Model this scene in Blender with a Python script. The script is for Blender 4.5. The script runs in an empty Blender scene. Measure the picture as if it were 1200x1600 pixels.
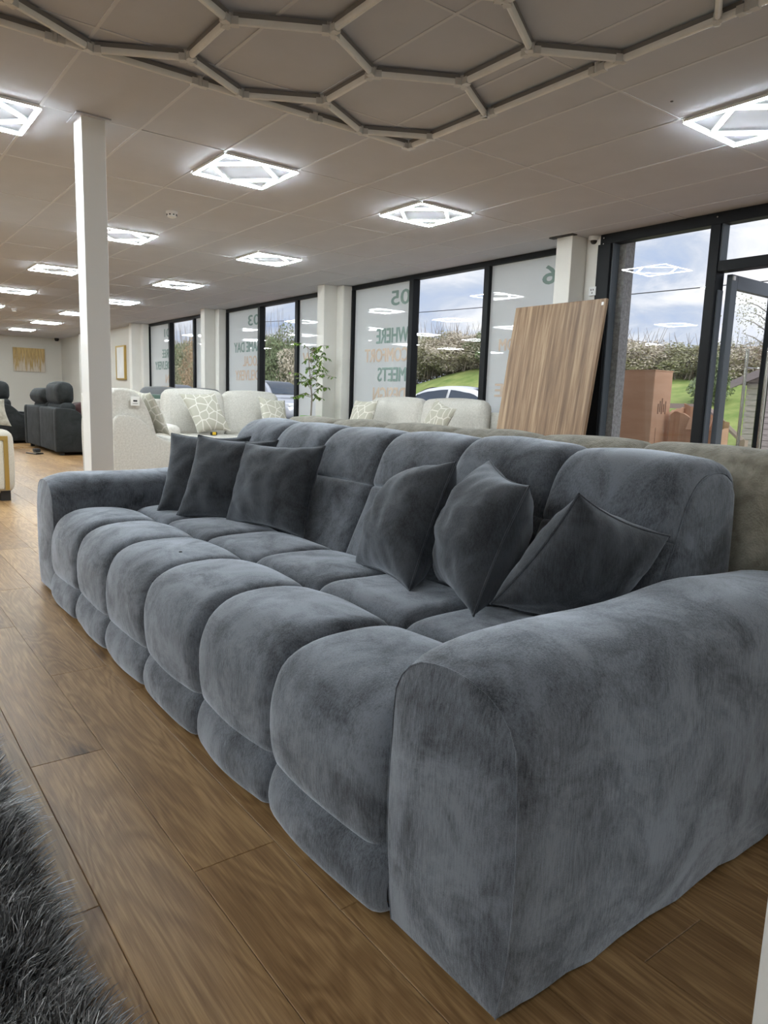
import bpy, bmesh, math, random
import numpy as np
from mathutils import Matrix, Vector, noise as mnoise
random.seed(7); rng = np.random.default_rng(7)
S = bpy.context.scene
COL = S.collection
PI = math.pi

# ------------------------------------------------------------ camera
cd = bpy.data.cameras.new('camera'); cam = bpy.data.objects.new('camera', cd); COL.objects.link(cam)
yaw, pit, rol = 0.65002407, 0.15433485, 0.03279005
f_ = Vector((math.sin(yaw)*math.cos(pit), math.cos(yaw)*math.cos(pit), -math.sin(pit)))
r_ = Vector((math.cos(yaw), -math.sin(yaw), 0)); u_ = r_.cross(f_)
r2 = math.cos(rol)*r_ + math.sin(rol)*u_; u2 = -math.sin(rol)*r_ + math.cos(rol)*u_
m = Matrix((r2, u2, -f_)).transposed().to_4x4(); m.translation = (0, 0, 1.0)
cam.matrix_world = m
cd.sensor_fit = 'VERTICAL'; cd.sensor_height = 36; cd.lens = 1121.13/1600*36; cd.clip_start = .02; cd.clip_end = 400
S.camera = cam

# ------------------------------------------------------------ view, exposure
S.view_settings.view_transform = 'Standard'; S.view_settings.look = 'None'
S.view_settings.gamma = 1; S.view_settings.use_curve_mapping = False
S.view_settings.exposure = 0.95
LAMP = 62.0          # emission of the LED tubes
SKY = 0.68

# ------------------------------------------------------------ world: cloudy sky
w = bpy.data.worlds.new('sky'); S.world = w; w.use_nodes = True
nt = w.node_tree; nt.nodes.clear()
def N(nt, t, **kw):
    n = nt.nodes.new(t)
    for k, v in kw.items():
        if k in n.inputs: n.inputs[k].default_value = v
        else: setattr(n, k, v)
    return n
tc = N(nt, 'ShaderNodeTexCoord'); mp = N(nt, 'ShaderNodeMapping'); mp.inputs['Scale'].default_value = (2.2, 2.2, 6.5)
nz = N(nt, 'ShaderNodeTexNoise', Scale=2.6, Detail=8.0, Roughness=.58, Distortion=.7)
cr = N(nt, 'ShaderNodeValToRGB')
for p, c in ((0.32, (.36, .46, .68, 1)), (0.47, (.52, .57, .70, 1)), (0.58, (.74, .75, .82, 1)), (0.72, (.98, .95, .93, 1))):
    if p in (0.32,): e = cr.color_ramp.elements[0]; e.position = p
    elif p == 0.72: e = cr.color_ramp.elements[-1]; e.position = p
    else: e = cr.color_ramp.elements.new(p)
    e.color = c
bg = N(nt, 'ShaderNodeBackground', Strength=SKY); wo = N(nt, 'ShaderNodeOutputWorld')
nt.links.new(tc.outputs['Generated'], mp.inputs['Vector']); nt.links.new(mp.outputs[0], nz.inputs['Vector'])
nt.links.new(nz.outputs['Fac'], cr.inputs[0]); nt.links.new(cr.outputs[0], bg.inputs['Color']); nt.links.new(bg.outputs[0], wo.inputs[0])

# the sun behind thin cloud: very soft, from the camera's end of the building
sd = bpy.data.lights.new('cloud_sun', 'SUN'); sd.energy = 1.7; sd.angle = math.radians(60); sd.color = (1, .97, .92)
so = bpy.data.objects.new('cloud_sun', sd); COL.objects.link(so); so.rotation_euler = Vector((.25, .75, -.65)).to_track_quat('-Z', 'Y').to_euler()

# ------------------------------------------------------------ materials
MATS = {}
def mat(name, col, rough=.6, metal=0, sheen=0, emit=None, noise=None, bump=None, spec=.5, coat=0, sheen_tint=(1,1,1)):
    """noise=(scale, second colour, (sx,sy,sz), detail); bump=(scale, strength, (sx,sy,sz))"""
    M = bpy.data.materials.new(name); M.use_nodes = True; t = M.node_tree; b = t.nodes['Principled BSDF']
    b.inputs['Base Color'].default_value = (*col, 1); b.inputs['Roughness'].default_value = rough
    b.inputs['Metallic'].default_value = metal; b.inputs['Specular IOR Level'].default_value = spec
    if sheen:
        b.inputs['Sheen Weight'].default_value = sheen; b.inputs['Sheen Roughness'].default_value = .35
        b.inputs['Sheen Tint'].default_value = (*sheen_tint, 1)
    if coat: b.inputs['Coat Weight'].default_value = coat; b.inputs['Coat Roughness'].default_value = .05
    if emit: b.inputs['Emission Color'].default_value = (*emit[:3], 1); b.inputs['Emission Strength'].default_value = emit[3]
    tc = N(t, 'ShaderNodeTexCoord')
    if noise:
        mp = N(t, 'ShaderNodeMapping'); mp.inputs['Scale'].default_value = noise[2]
        nz = N(t, 'ShaderNodeTexNoise', Scale=noise[0], Detail=noise[3] if len(noise) > 3 else 4.0, Roughness=.6)
        cr = N(t, 'ShaderNodeValToRGB'); cr.color_ramp.elements[0].position = .36; cr.color_ramp.elements[1].position = .66
        cr.color_ramp.elements[0].color = (*col, 1); cr.color_ramp.elements[1].color = (*noise[1], 1)
        t.links.new(tc.outputs['Object'], mp.inputs[0]); t.links.new(mp.outputs[0], nz.inputs[0])
        t.links.new(nz.outputs['Fac'], cr.inputs[0]); t.links.new(cr.outputs[0], b.inputs['Base Color'])
    if bump:
        mp = N(t, 'ShaderNodeMapping'); mp.inputs['Scale'].default_value = bump[2]
        nz = N(t, 'ShaderNodeTexNoise', Scale=bump[0], Detail=3.0)
        bp = N(t, 'ShaderNodeBump', Strength=bump[1], Distance=.01)
        t.links.new(tc.outputs['Object'], mp.inputs[0]); t.links.new(mp.outputs[0], nz.inputs[0])
        t.links.new(nz.outputs['Fac'], bp.inputs['Height']); t.links.new(bp.outputs[0], b.inputs['Normal'])
    MATS[name] = M
    return M

def velvet(name, dark, light, sheen, fine=(.6, 1.5)):
    """plush pile: broad brushed patches plus fine woven streaks"""
    M = bpy.data.materials.new(name); M.use_nodes = True; t = M.node_tree; b = t.nodes['Principled BSDF']
    b.inputs['Roughness'].default_value = .8; b.inputs['Specular IOR Level'].default_value = .25
    b.inputs['Sheen Weight'].default_value = sheen; b.inputs['Sheen Roughness'].default_value = .53
    b.inputs['Sheen Tint'].default_value = (.82, .885, 1, 1)
    tc = N(t, 'ShaderNodeTexCoord')
    n1 = N(t, 'ShaderNodeTexNoise', Scale=6.0, Detail=6.0, Roughness=.68, Distortion=.6)
    mp = N(t, 'ShaderNodeMapping'); mp.inputs['Scale'].default_value = (1, 1, .12)
    n2 = N(t, 'ShaderNodeTexNoise', Scale=260.0, Detail=2.0, Roughness=.7)
    n3 = N(t, 'ShaderNodeTexNoise', Scale=700.0, Detail=1.0)
    t.links.new(tc.outputs['Object'], n1.inputs[0]); t.links.new(tc.outputs['Object'], mp.inputs[0])
    t.links.new(mp.outputs[0], n2.inputs[0]); t.links.new(tc.outputs['Object'], n3.inputs[0])
    a = N(t, 'ShaderNodeMath', operation='MULTIPLY_ADD'); a.inputs[1].default_value = .42; 
    t.links.new(n2.outputs['Fac'], a.inputs[0]); t.links.new(n1.outputs['Fac'], a.inputs[2])
    a2 = N(t, 'ShaderNodeMath', operation='MULTIPLY_ADD'); a2.inputs[1].default_value = .3
    t.links.new(n3.outputs['Fac'], a2.inputs[0]); t.links.new(a.outputs[0], a2.inputs[2])
    cr = N(t, 'ShaderNodeValToRGB'); cr.color_ramp.elements[0].position = .64; cr.color_ramp.elements[1].position = 1.0
    cr.color_ramp.elements[0].color = (*dark, 1); cr.color_ramp.elements[1].color = (*light, 1)
    sw_ = N(t, 'ShaderNodeMapRange'); sw_.inputs['From Min'].default_value = .70; sw_.inputs['From Max'].default_value = .98; sw_.inputs['To Min'].default_value = sheen*.52; sw_.inputs['To Max'].default_value = sheen
    t.links.new(a2.outputs[0], sw_.inputs['Value']); t.links.new(sw_.outputs[0], b.inputs['Sheen Weight'])      # pile brushed one way or the other
    t.links.new(a2.outputs[0], cr.inputs[0]); t.links.new(cr.outputs[0], b.inputs['Base Color'])
    bp = N(t, 'ShaderNodeBump', Strength=.12, Distance=.004)
    t.links.new(n2.outputs['Fac'], bp.inputs['Height']); t.links.new(bp.outputs[0], b.inputs['Normal'])
    MATS[name] = M
    return M

velvet('velvet', (.014, .016, .020), (.150, .166, .196), 1.0)
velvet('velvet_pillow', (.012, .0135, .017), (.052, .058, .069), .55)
velvet('black_velvet', (.008, .009, .009), (.022, .024, .024), .06)
mat('seam', (.035, .04, .05), .9)
mat('fluffy_beige', (.30, .28, .225), .95, sheen=.4, noise=(22, (.50, .475, .40), (1, 1, 1), 5.0), bump=(180, .5, (1, 1, 1)))
mat('cream', (.52, .50, .455), .95, sheen=.1, noise=(60, (.64, .62, .575), (1, 1, 1), 4.0), bump=(140, .35, (1, 1, 1)))
mat('linen', (.58, .54, .46), .95, sheen=.2, noise=(120, (.68, .64, .56), (1, 1, 1), 3.0))
mat('grey_fabric', (.16, .165, .17), .9, sheen=.3)
mat('green_velvet', (.035, .07, .05), .8, sheen=.5)
mat('gold', (.55, .38, .12), .35, metal=.8)
mat('black_plastic', (.012, .012, .013), .5)
mat('dark_leg', (.02, .017, .015), .6)
mat('frame_black', (.007, .008, .010), .5, spec=.22)
mat('frame_grey', (.10, .115, .135), .45, spec=.3)
mat('steel', (.55, .52, .48), .25, metal=1)
mat('white_paint', (.76, .745, .70), .75, noise=(2.5, (.80, .785, .745), (1, 1, 1)))
mat('column_paint', (.86, .85, .835), .5)
mat('wall_paint', (.64, .62, .57), .85)
mat('tile', (.53, .545, .60), .9, noise=(3, (.555, .57, .625), (1, 1, 1)), bump=(90, .05, (1, 1, 1)))
mat('tbar', (.63, .64, .68), .6)
mat('ceil_back', (.35, .33, .31), .9)
mat('tube_on', (.9, 1, 1), .4, emit=(.87, .965, 1.0, LAMP))
mat('tube_off', (.78, .78, .78), .3, noise=(8, (.84, .84, .84), (1, 1, 1)))
mat('tube_base', (.20, .19, .19), .5)
mat('clip', (.62, .62, .62), .3)
mat('white_plastic', (.80, .80, .79), .4)
mat('plinth', (.80, .79, .77), .45)
mat('concrete', (.24, .23, .24), .95, noise=(30, (.40, .39, .40), (1, 1, 1)), bump=(60, .4, (1, 1, 1)))
mat('cardboard', (.55, .32, .21), .9, noise=(2, (.60, .36, .245), (1, 1, 6)))
mat('cardboard_print', (.16, .08, .05), .9)
mat('film_green', (.24, .33, .30), .8)
mat('film_peach', (.64, .52, .42), .8)
mat('paving', (.50, .40, .38), .9, noise=(3, (.56, .46, .43), (1, 1, 1)))
mat('tarmac', (.20, .20, .21), .95, noise=(5, (.26, .26, .27), (1, 1, 1)))
mat('grass', (.17, .26, .06), .95, noise=(1.3, (.38, .42, .14), (1, 1, 1), 8.0), bump=(30, .8, (1, 1, 1)))
mat('leaf_green', (.20, .25, .14), .8); mat('leaf_olive', (.36, .35, .23), .9); mat('leaf_dry', (.56, .50, .42), .9)
mat('leaf_rust', (.45, .32, .21), .9); mat('leaf_ficus', (.10, .22, .035), .45, noise=(6, (.22, .33, .06), (1, 1, 1)))
mat('bark', (.26, .22, .18), .95)
mat('pot_green', (.18, .55, .03), .4); mat('soil', (.03, .02, .015), .95)
mat('shed_wood', (.33, .29, .28), .9, noise=(6, (.46, .41, .39), (1, 1, 8)))
mat('roof_felt', (.30, .26, .255), .95)
mat('rail_wood', (.30, .23, .20), .9)
mat('car_silver', (.52, .54, .60), .28, metal=.35, coat=1); mat('car_white', (.78, .79, .82), .3, coat=1); mat('car_blue', (.22, .26, .38), .28, metal=.4, coat=1)
mat('car_glass', (.03, .045, .07), .06, spec=1); mat('tyre', (.015, .015, .016), .85); mat('rim', (.42, .43, .46), .3, metal=.9)
mat('headlamp', (.8, .82, .85), .1); mat('tail_red', (.4, .02, .02), .3)
mat('canvas_edge', (.62, .57, .48), .9); mat('yellow_plastic', (.75, .5, .03), .5); mat('tag_white', (.8, .8, .78), .6); mat('tag_ink', (.02, .02, .02), .8)
mat('wire', (.03, .03, .035), .7)
mat('red_fabric', (.04, .008, .008), .8)

def wood_floor(name, per_object=True):
    M = bpy.data.materials.new(name); M.use_nodes = True; t = M.node_tree; b = t.nodes['Principled BSDF']
    L = t.links.new
    b.inputs['Roughness'].default_value = .40; b.inputs['Specular IOR Level'].default_value = .30
    tc = N(t, 'ShaderNodeTexCoord'); geo = N(t, 'ShaderNodeNewGeometry')
    if per_object:
        oi = N(t, 'ShaderNodeObjectInfo'); rnd = oi.outputs['Random']
        off = N(t, 'ShaderNodeVectorMath', operation='SCALE'); off.inputs[0].default_value = (37, 91, 13)
        L(rnd, off.inputs['Scale'])
        add = N(t, 'ShaderNodeVectorMath', operation='ADD'); L(tc.outputs['Object'], add.inputs[0]); L(off.outputs[0], add.inputs[1]); vec = add.outputs[0]
    else:
        vec = geo.outputs['Position']
    # cathedral grain: rings of a stretched, distorted distance field
    mp = N(t, 'ShaderNodeMapping'); mp.inputs['Scale'].default_value = (1.0, .17, 1); L(vec, mp.inputs[0])
    n0 = N(t, 'ShaderNodeTexNoise', Scale=5.0, Detail=3.0, Roughness=.55, Distortion=.8); L(mp.outputs[0], n0.inputs[0])
    mul = N(t, 'ShaderNodeMath', operation='MULTIPLY'); mul.inputs[1].default_value = 26.0; L(n0.outputs['Fac'], mul.inputs[0])
    sn = N(t, 'ShaderNodeMath', operation='SINE'); mm = N(t, 'ShaderNodeMath', operation='MULTIPLY'); mm.inputs[1].default_value = 3.4
    L(mul.outputs[0], mm.inputs[0]); L(mm.outputs[0], sn.inputs[0])
    # fine fibres
    mp2 = N(t, 'ShaderNodeMapping'); mp2.inputs['Scale'].default_value = (1.0, .03, 1); L(vec, mp2.inputs[0])
    n2 = N(t, 'ShaderNodeTexNoise', Scale=170.0, Detail=3.0, Roughness=.7); L(mp2.outputs[0], n2.inputs[0])
    n3 = N(t, 'ShaderNodeTexNoise', Scale=2.2, Detail=5.0, Roughness=.6); L(mp.outputs[0], n3.inputs[0])
    # knots
    mp4 = N(t, 'ShaderNodeMapping'); mp4.inputs['Scale'].default_value = (1, .45, 1); L(vec, mp4.inputs[0])
    vo = N(t, 'ShaderNodeTexVoronoi', Scale=3.1); vo.inputs['Randomness'].default_value = 1; L(mp4.outputs[0], vo.inputs['Vector'])
    kr = N(t, 'ShaderNodeMapRange'); kr.inputs['From Min'].default_value = .02; kr.inputs['From Max'].default_value = .14; kr.inputs['To Min'].default_value = .42; kr.inputs['To Max'].default_value = 0
    L(vo.outputs['Distance'], kr.inputs['Value'])
    c3 = N(t, 'ShaderNodeMath', operation='MULTIPLY_ADD'); c3.inputs[1].default_value = .62; c3.inputs[2].default_value = .19; L(n3.outputs['Fac'], c3.inputs[0])
    a = N(t, 'ShaderNodeMath', operation='MULTIPLY_ADD'); a.inputs[1].default_value = .065; L(sn.outputs[0], a.inputs[0]); L(c3.outputs[0], a.inputs[2])
    a2 = N(t, 'ShaderNodeMath', operation='MULTIPLY_ADD'); a2.inputs[1].default_value = .62; L(n2.outputs['Fac'], a2.inputs[0]); L(a.outputs[0], a2.inputs[2])
    a3 = N(t, 'ShaderNodeMath', operation='SUBTRACT'); L(a2.outputs[0], a3.inputs[0]); L(kr.outputs[0], a3.inputs[1])
    last = a3.outputs[0]
    if per_object:
        a4 = N(t, 'ShaderNodeMath', operation='MULTIPLY_ADD'); a4.inputs[1].default_value = .05; L(rnd, a4.inputs[0]); L(last, a4.inputs[2]); last = a4.outputs[0]
    cr = N(t, 'ShaderNodeValToRGB'); E = cr.color_ramp.elements
    E[0].position = .30; E[0].color = (.060, .033, .013, 1); E[1].position = 1.05 if False else 1.0; E[1].color = (.43, .268, .125, 1)
    e = E.new(.62); e.color = (.182, .098, .040, 1)
    e = E.new(.80); e.color = (.275, .158, .068, 1)
    L(last, cr.inputs[0]); out = cr.outputs[0]
    if not per_object:
        br = N(t, 'ShaderNodeTexBrick'); br.offset = .37
        br.inputs['Color1'].default_value = (1, 1, 1, 1); br.inputs['Color2'].default_value = (.86, .84, .82, 1); br.inputs['Mortar'].default_value = (.3, .25, .2, 1)
        br.inputs['Scale'].default_value = 1; br.inputs['Mortar Size'].default_value = .003; br.inputs['Brick Width'].default_value = 1.29; br.inputs['Row Height'].default_value = .1915
        rt = N(t, 'ShaderNodeMapping'); rt.inputs['Rotation'].default_value = (0, 0, PI/2); L(geo.outputs['Position'], rt.inputs[0]); L(rt.outputs[0], br.inputs['Vector'])
        mx = N(t, 'ShaderNodeMix', data_type='RGBA', blend_type='MULTIPLY'); mx.inputs[0].default_value = 1
        L(out, mx.inputs[6]); L(br.outputs['Color'], mx.inputs[7]); out = mx.outputs[2]
    L(out, b.inputs['Base Color'])
    bp = N(t, 'ShaderNodeBump', Strength=.18, Distance=.003); L(n2.outputs['Fac'], bp.inputs['Height']); L(bp.outputs[0], b.inputs['Normal'])
    MATS[name] = M
wood_floor('plank'); wood_floor('plank_far', False)

def walnut(name):
    M = bpy.data.materials.new(name); M.use_nodes = True; t = M.node_tree; b = t.nodes['Principled BSDF']; L = t.links.new
    b.inputs['Roughness'].default_value = .5
    tc = N(t, 'ShaderNodeTexCoord'); mp = N(t, 'ShaderNodeMapping'); mp.inputs['Scale'].default_value = (1, 1, .045); L(tc.outputs['Object'], mp.inputs[0])
    n1 = N(t, 'ShaderNodeTexNoise', Scale=20.0, Detail=5.0, Roughness=.65, Distortion=.25); L(mp.outputs[0], n1.inputs[0])
    cr = N(t, 'ShaderNodeValToRGB'); E = cr.color_ramp.elements
    E[0].position = .33; E[0].color = (.135, .078, .042, 1); E[1].position = .68; E[1].color = (.44, .31, .195, 1)
    e = E.new(.5); e.color = (.25, .155, .088, 1)
    L(n1.outputs['Fac'], cr.inputs[0])
    vo = N(t, 'ShaderNodeTexVoronoi', Scale=2.3); mp2 = N(t, 'ShaderNodeMapping'); mp2.inputs['Scale'].default_value = (1.4, 1.4, .7); mp2.inputs['Location'].default_value = (.3, .17, .42)
    L(tc.outputs['Object'], mp2.inputs[0]); L(mp2.outputs[0], vo.inputs['Vector'])
    kr = N(t, 'ShaderNodeMapRange'); kr.inputs['From Min'].default_value = .03; kr.inputs['From Max'].default_value = .07; kr.inputs['To Min'].default_value = .75; kr.inputs['To Max'].default_value = 0; L(vo.outputs['Distance'], kr.inputs['Value'])
    mx = N(t, 'ShaderNodeMix', data_type='RGBA'); mx.inputs[7].default_value = (.07, .045, .025, 1); L(kr.outputs[0], mx.inputs[0]); L(cr.outputs[0], mx.inputs[6])
    L(mx.outputs[2], b.inputs['Base Color']); MATS[name] = M
walnut('walnut')

def patchwork(name):
    M = bpy.data.materials.new(name); M.use_nodes = True; t = M.node_tree; b = t.nodes['Principled BSDF']; L = t.links.new
    b.inputs['Roughness'].default_value = .95
    uv = N(t, 'ShaderNodeTexCoord'); oi = N(t, 'ShaderNodeObjectInfo')
    sc = N(t, 'ShaderNodeVectorMath', operation='SCALE'); sc.inputs[0].default_value = (9, 5, 0); L(oi.outputs['Random'], sc.inputs['Scale'])
    ad = N(t, 'ShaderNodeVectorMath', operation='ADD'); L(uv.outputs['UV'], ad.inputs[0]); L(sc.outputs[0], ad.inputs[1])
    vo = N(t, 'ShaderNodeTexVoronoi', feature='DISTANCE_TO_EDGE', Scale=4.8); vo.voronoi_dimensions = '2D'; vo.inputs['Randomness'].default_value = .95; L(ad.outputs[0], vo.inputs['Vector'])
    cr = N(t, 'ShaderNodeValToRGB'); E = cr.color_ramp.elements
    E[0].position = .045; E[0].color = (.66, .64, .585, 1); E[1].position = .07; E[1].color = (.43, .415, .345, 1)
    L(vo.outputs['Distance'], cr.inputs[0]); L(cr.outputs[0], b.inputs['Base Color']); MATS[name] = M
patchwork('patchwork')

def canvas_trees(name):
    M = bpy.data.materials.new(name); M.use_nodes = True; t = M.node_tree; b = t.nodes['Principled BSDF']; L = t.links.new
    b.inputs['Roughness'].default_value = .7
    tc = N(t, 'ShaderNodeTexCoord'); sp = N(t, 'ShaderNodeSeparateXYZ'); L(tc.outputs['Generated'], sp.inputs[0])
    mp = N(t, 'ShaderNodeMapping'); mp.inputs['Scale'].default_value = (22, 1, 1.6); L(tc.outputs['Generated'], mp.inputs[0])
    nz = N(t, 'ShaderNodeTexNoise', Scale=1.0, Detail=4.0, Roughness=.6); L(mp.outputs[0], nz.inputs[0])
    ma = N(t, 'ShaderNodeMath', operation='MULTIPLY_ADD'); ma.inputs[1].default_value = .34; L(sp.outputs['Z'], ma.inputs[0]); L(nz.outputs['Fac'], ma.inputs[2])
    cr = N(t, 'ShaderNodeValToRGB'); E = cr.color_ramp.elements
    E[0].position = .50; E[0].color = (.60, .54, .46, 1); E[1].position = .86; E[1].color = (.62, .45, .20, 1); e = E.new(.68); e.color = (.42, .29, .12, 1)
    L(ma.outputs[0], cr.inputs[0]); L(cr.outputs[0], b.inputs['Base Color']); MATS[name] = M
canvas_trees('canvas_trees')
mat('canvas_pale', (.70, .69, .67), .8, noise=(4, (.80, .79, .77), (1, 1, .4)))

def glass(name, tint=(1, 1, 1)):
    M = bpy.data.materials.new(name); M.use_nodes = True; t = M.node_tree; t.nodes.clear(); L = t.links.new
    o = N(t, 'ShaderNodeOutputMaterial'); tr = N(t, 'ShaderNodeBsdfTransparent'); tr.inputs[0].default_value = (*tint, 1)
    gl = N(t, 'ShaderNodeBsdfGlossy'); gl.inputs['Roughness'].default_value = 0; gl.inputs['Color'].default_value = (1, 1, 1, 1)
    fr = N(t, 'ShaderNodeFresnel', IOR=1.5); mx = N(t, 'ShaderNodeMixShader')
    ge = N(t, 'ShaderNodeNewGeometry'); iv = N(t, 'ShaderNodeMath', operation='SUBTRACT'); iv.inputs[0].default_value = 1; L(ge.outputs['Backfacing'], iv.inputs[1])
    fm = N(t, 'ShaderNodeMath', operation='MULTIPLY'); L(fr.outputs[0], fm.inputs[0]); L(iv.outputs[0], fm.inputs[1])
    L(fm.outputs[0], mx.inputs[0]); L(tr.outputs[0], mx.inputs[1]); L(gl.outputs[0], mx.inputs[2]); L(mx.outputs[0], o.inputs[0]); MATS[name] = M
glass('glass', (.97, .985, .98))
def film(name):
    M = bpy.data.materials.new(name); M.use_nodes = True; t = M.node_tree; t.nodes.clear(); L = t.links.new
    o = N(t, 'ShaderNodeOutputMaterial'); tl = N(t, 'ShaderNodeBsdfTranslucent'); tl.inputs[0].default_value = (.90, .92, .92, 1)
    df = N(t, 'ShaderNodeBsdfDiffuse'); df.inputs[0].default_value = (.74, .76, .76, 1)
    gl = N(t, 'ShaderNodeBsdfGlossy'); gl.inputs['Roughness'].default_value = .01
    m1 = N(t, 'ShaderNodeMixShader'); m1.inputs[0].default_value = .45; L(tl.outputs[0], m1.inputs[1]); L(df.outputs[0], m1.inputs[2])
    fr = N(t, 'ShaderNodeFresnel', IOR=1.5); m2 = N(t, 'ShaderNodeMixShader')
    ge = N(t, 'ShaderNodeNewGeometry'); iv = N(t, 'ShaderNodeMath', operation='SUBTRACT'); iv.inputs[0].default_value = 1; L(ge.outputs['Backfacing'], iv.inputs[1])
    fm = N(t, 'ShaderNodeMath', operation='MULTIPLY'); L(fr.outputs[0], fm.inputs[0]); L(iv.outputs[0], fm.inputs[1])
    L(fm.outputs[0], m2.inputs[0]); L(m1.outputs[0], m2.inputs[1]); L(gl.outputs[0], m2.inputs[2]); L(m2.outputs[0], o.inputs[0]); MATS[name] = M
film('film')
def rugmat(name):
    M = bpy.data.materials.new(name); M.use_nodes = True; t = M.node_tree; b = t.nodes['Principled BSDF']; L = t.links.new
    g = N(t, 'ShaderNodeNewGeometry'); cr = N(t, 'ShaderNodeValToRGB'); E = cr.color_ramp.elements
    E[0].position = 0; E[0].color = (.035, .035, .036, 1); E[1].position = 1; E[1].color = (.85, .85, .87, 1)
    e = E.new(.55); e.color = (.16, .16, .165, 1); e = E.new(.90); e.color = (.30, .30, .31, 1)
    L(g.outputs['Random Per Island'], cr.inputs[0]); L(cr.outputs[0], b.inputs['Base Color'])
    b.inputs['Roughness'].default_value = .38; b.inputs['Specular IOR Level'].default_value = .6; MATS[name] = M
rugmat('rug_pile'); mat('rug_back', (.02, .02, .02), .95)

# ------------------------------------------------------------ mesh helpers
class MB:
    def __init__(s): s.v = []; s.f = []; s.uv = None
    def add(s, vs, fs):
        n = len(s.v); s.v += [tuple(map(float, p)) for p in vs]; s.f += [tuple(i+n for i in f) for f in fs]; return s
    def box(s, x0, x1, y0, y1, z0, z1):
        return s.add([(x0,y0,z0),(x1,y0,z0),(x1,y1,z0),(x0,y1,z0),(x0,y0,z1),(x1,y0,z1),(x1,y1,z1),(x0,y1,z1)],
                     [(0,3,2,1),(4,5,6,7),(0,1,5,4),(1,2,6,5),(2,3,7,6),(3,0,4,7)])
    def grid(s, P):   # P: rows of points
        a, b = len(P), len(P[0])
        return s.add([p for r in P for p in r], [(i*b+j, i*b+j+1, (i+1)*b+j+1, (i+1)*b+j) for i in range(a-1) for j in range(b-1)])
    def tube(s, pts, r, n=8, cap=True):
        pts = [Vector(p) for p in pts]; rs = r if isinstance(r, (list, tuple)) else [r]*len(pts)
        rings = []; prev = None
        for i, p in enumerate(pts):
            d = (pts[min(i+1, len(pts)-1)] - pts[max(i-1, 0)]).normalized()
            ref = prev if prev is not None else (Vector((0,0,1)) if abs(d.z) < .9 else Vector((1,0,0)))
            x = ref - d*ref.dot(d)
            if x.length < 1e-5: x = Vector((0,1,0)) - d*d.y
            x.normalize(); y = d.cross(x); prev = x
            rings.append([p + rs[i]*(math.cos(2*PI*k/n)*x + math.sin(2*PI*k/n)*y) for k in range(n)])
        fs = [(i*n+k, i*n+(k+1) % n, (i+1)*n+(k+1) % n, (i+1)*n+k) for i in range(len(pts)-1) for k in range(n)]
        if cap: fs += [tuple(range(n-1, -1, -1)), tuple((len(pts)-1)*n+k for k in range(n))]
        return s.add([p for r_ in rings for p in r_], fs)
    def prism(s, poly, a0, a1, axis='y'):   # poly in the other two axes
        n = len(poly)
        def P(u, v, a): return (u, a, v) if axis == 'y' else ((a, u, v) if axis == 'x' else (u, v, a))
        vs = [P(u, v, a0) for u, v in poly] + [P(u, v, a1) for u, v in poly]
        return s.add(vs, [tuple(range(n)), tuple(range(2*n-1, n-1, -1))] + [(i, (i+1) % n, n+(i+1) % n, n+i) for i in range(n)])
    def lathe(s, prof, n=24, c=(0,0,0)):
        vs = [(c[0]+r*math.cos(2*PI*k/n), c[1]+r*math.sin(2*PI*k/n), c[2]+z) for r, z in prof for k in range(n)]
        return s.add(vs, [(i*n+k, i*n+(k+1) % n, (i+1)*n+(k+1) % n, (i+1)*n+k) for i in range(len(prof)-1) for k in range(n)])
    def rbox(s, c, d, r=.05, puff=0, k=7, seg=None):
        """rounded box: centre c, size d, radius r, faces bulged by puff"""
        c = np.array(c, float); h = np.array(d, float)/2; r = min(r, *(h*.98))
        for ax in range(3):
            for sg in (-1, 1):
                u, v = (ax+1) % 3, (ax+2) % 3
                def par(hh):   # samples denser at the rounded ends
                    t = np.linspace(0, PI/2, 4)
                    e = hh - r + r*np.sin(t)
                    return np.concatenate([-e[::-1], np.linspace(-(hh-r), hh-r, k)[1:-1], e])
                U, V = par(h[u]), par(h[v])
                rows = []
                for a in U:
                    row = []
                    for b in V:
                        p = np.zeros(3); p[ax] = sg*h[ax]; p[u] = a; p[v] = b
                        q = np.clip(p, -(h-r), h-r); dd = p-q; L = np.linalg.norm(dd)
                        p = q + dd/L*r if L > 1e-9 else p
                        if puff:
                            p[ax] += sg*puff*max(0, (1-(a/h[u])**2))*max(0, (1-(b/h[v])**2))
                        row.append(c+p)
                    rows.append(row if sg > 0 else row[::-1])
                s.grid(rows)
        return s
    def mesh(s, name='m', weld=True):
        me = bpy.data.meshes.new(name); me.from_pydata(s.v, [], s.f); me.update()
        if weld:
            b = bmesh.new(); b.from_mesh(me); bmesh.ops.remove_doubles(b, verts=b.verts, dist=1e-5)
            bmesh.ops.recalc_face_normals(b, faces=b.faces); b.to_mesh(me); b.free()
        return me

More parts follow.
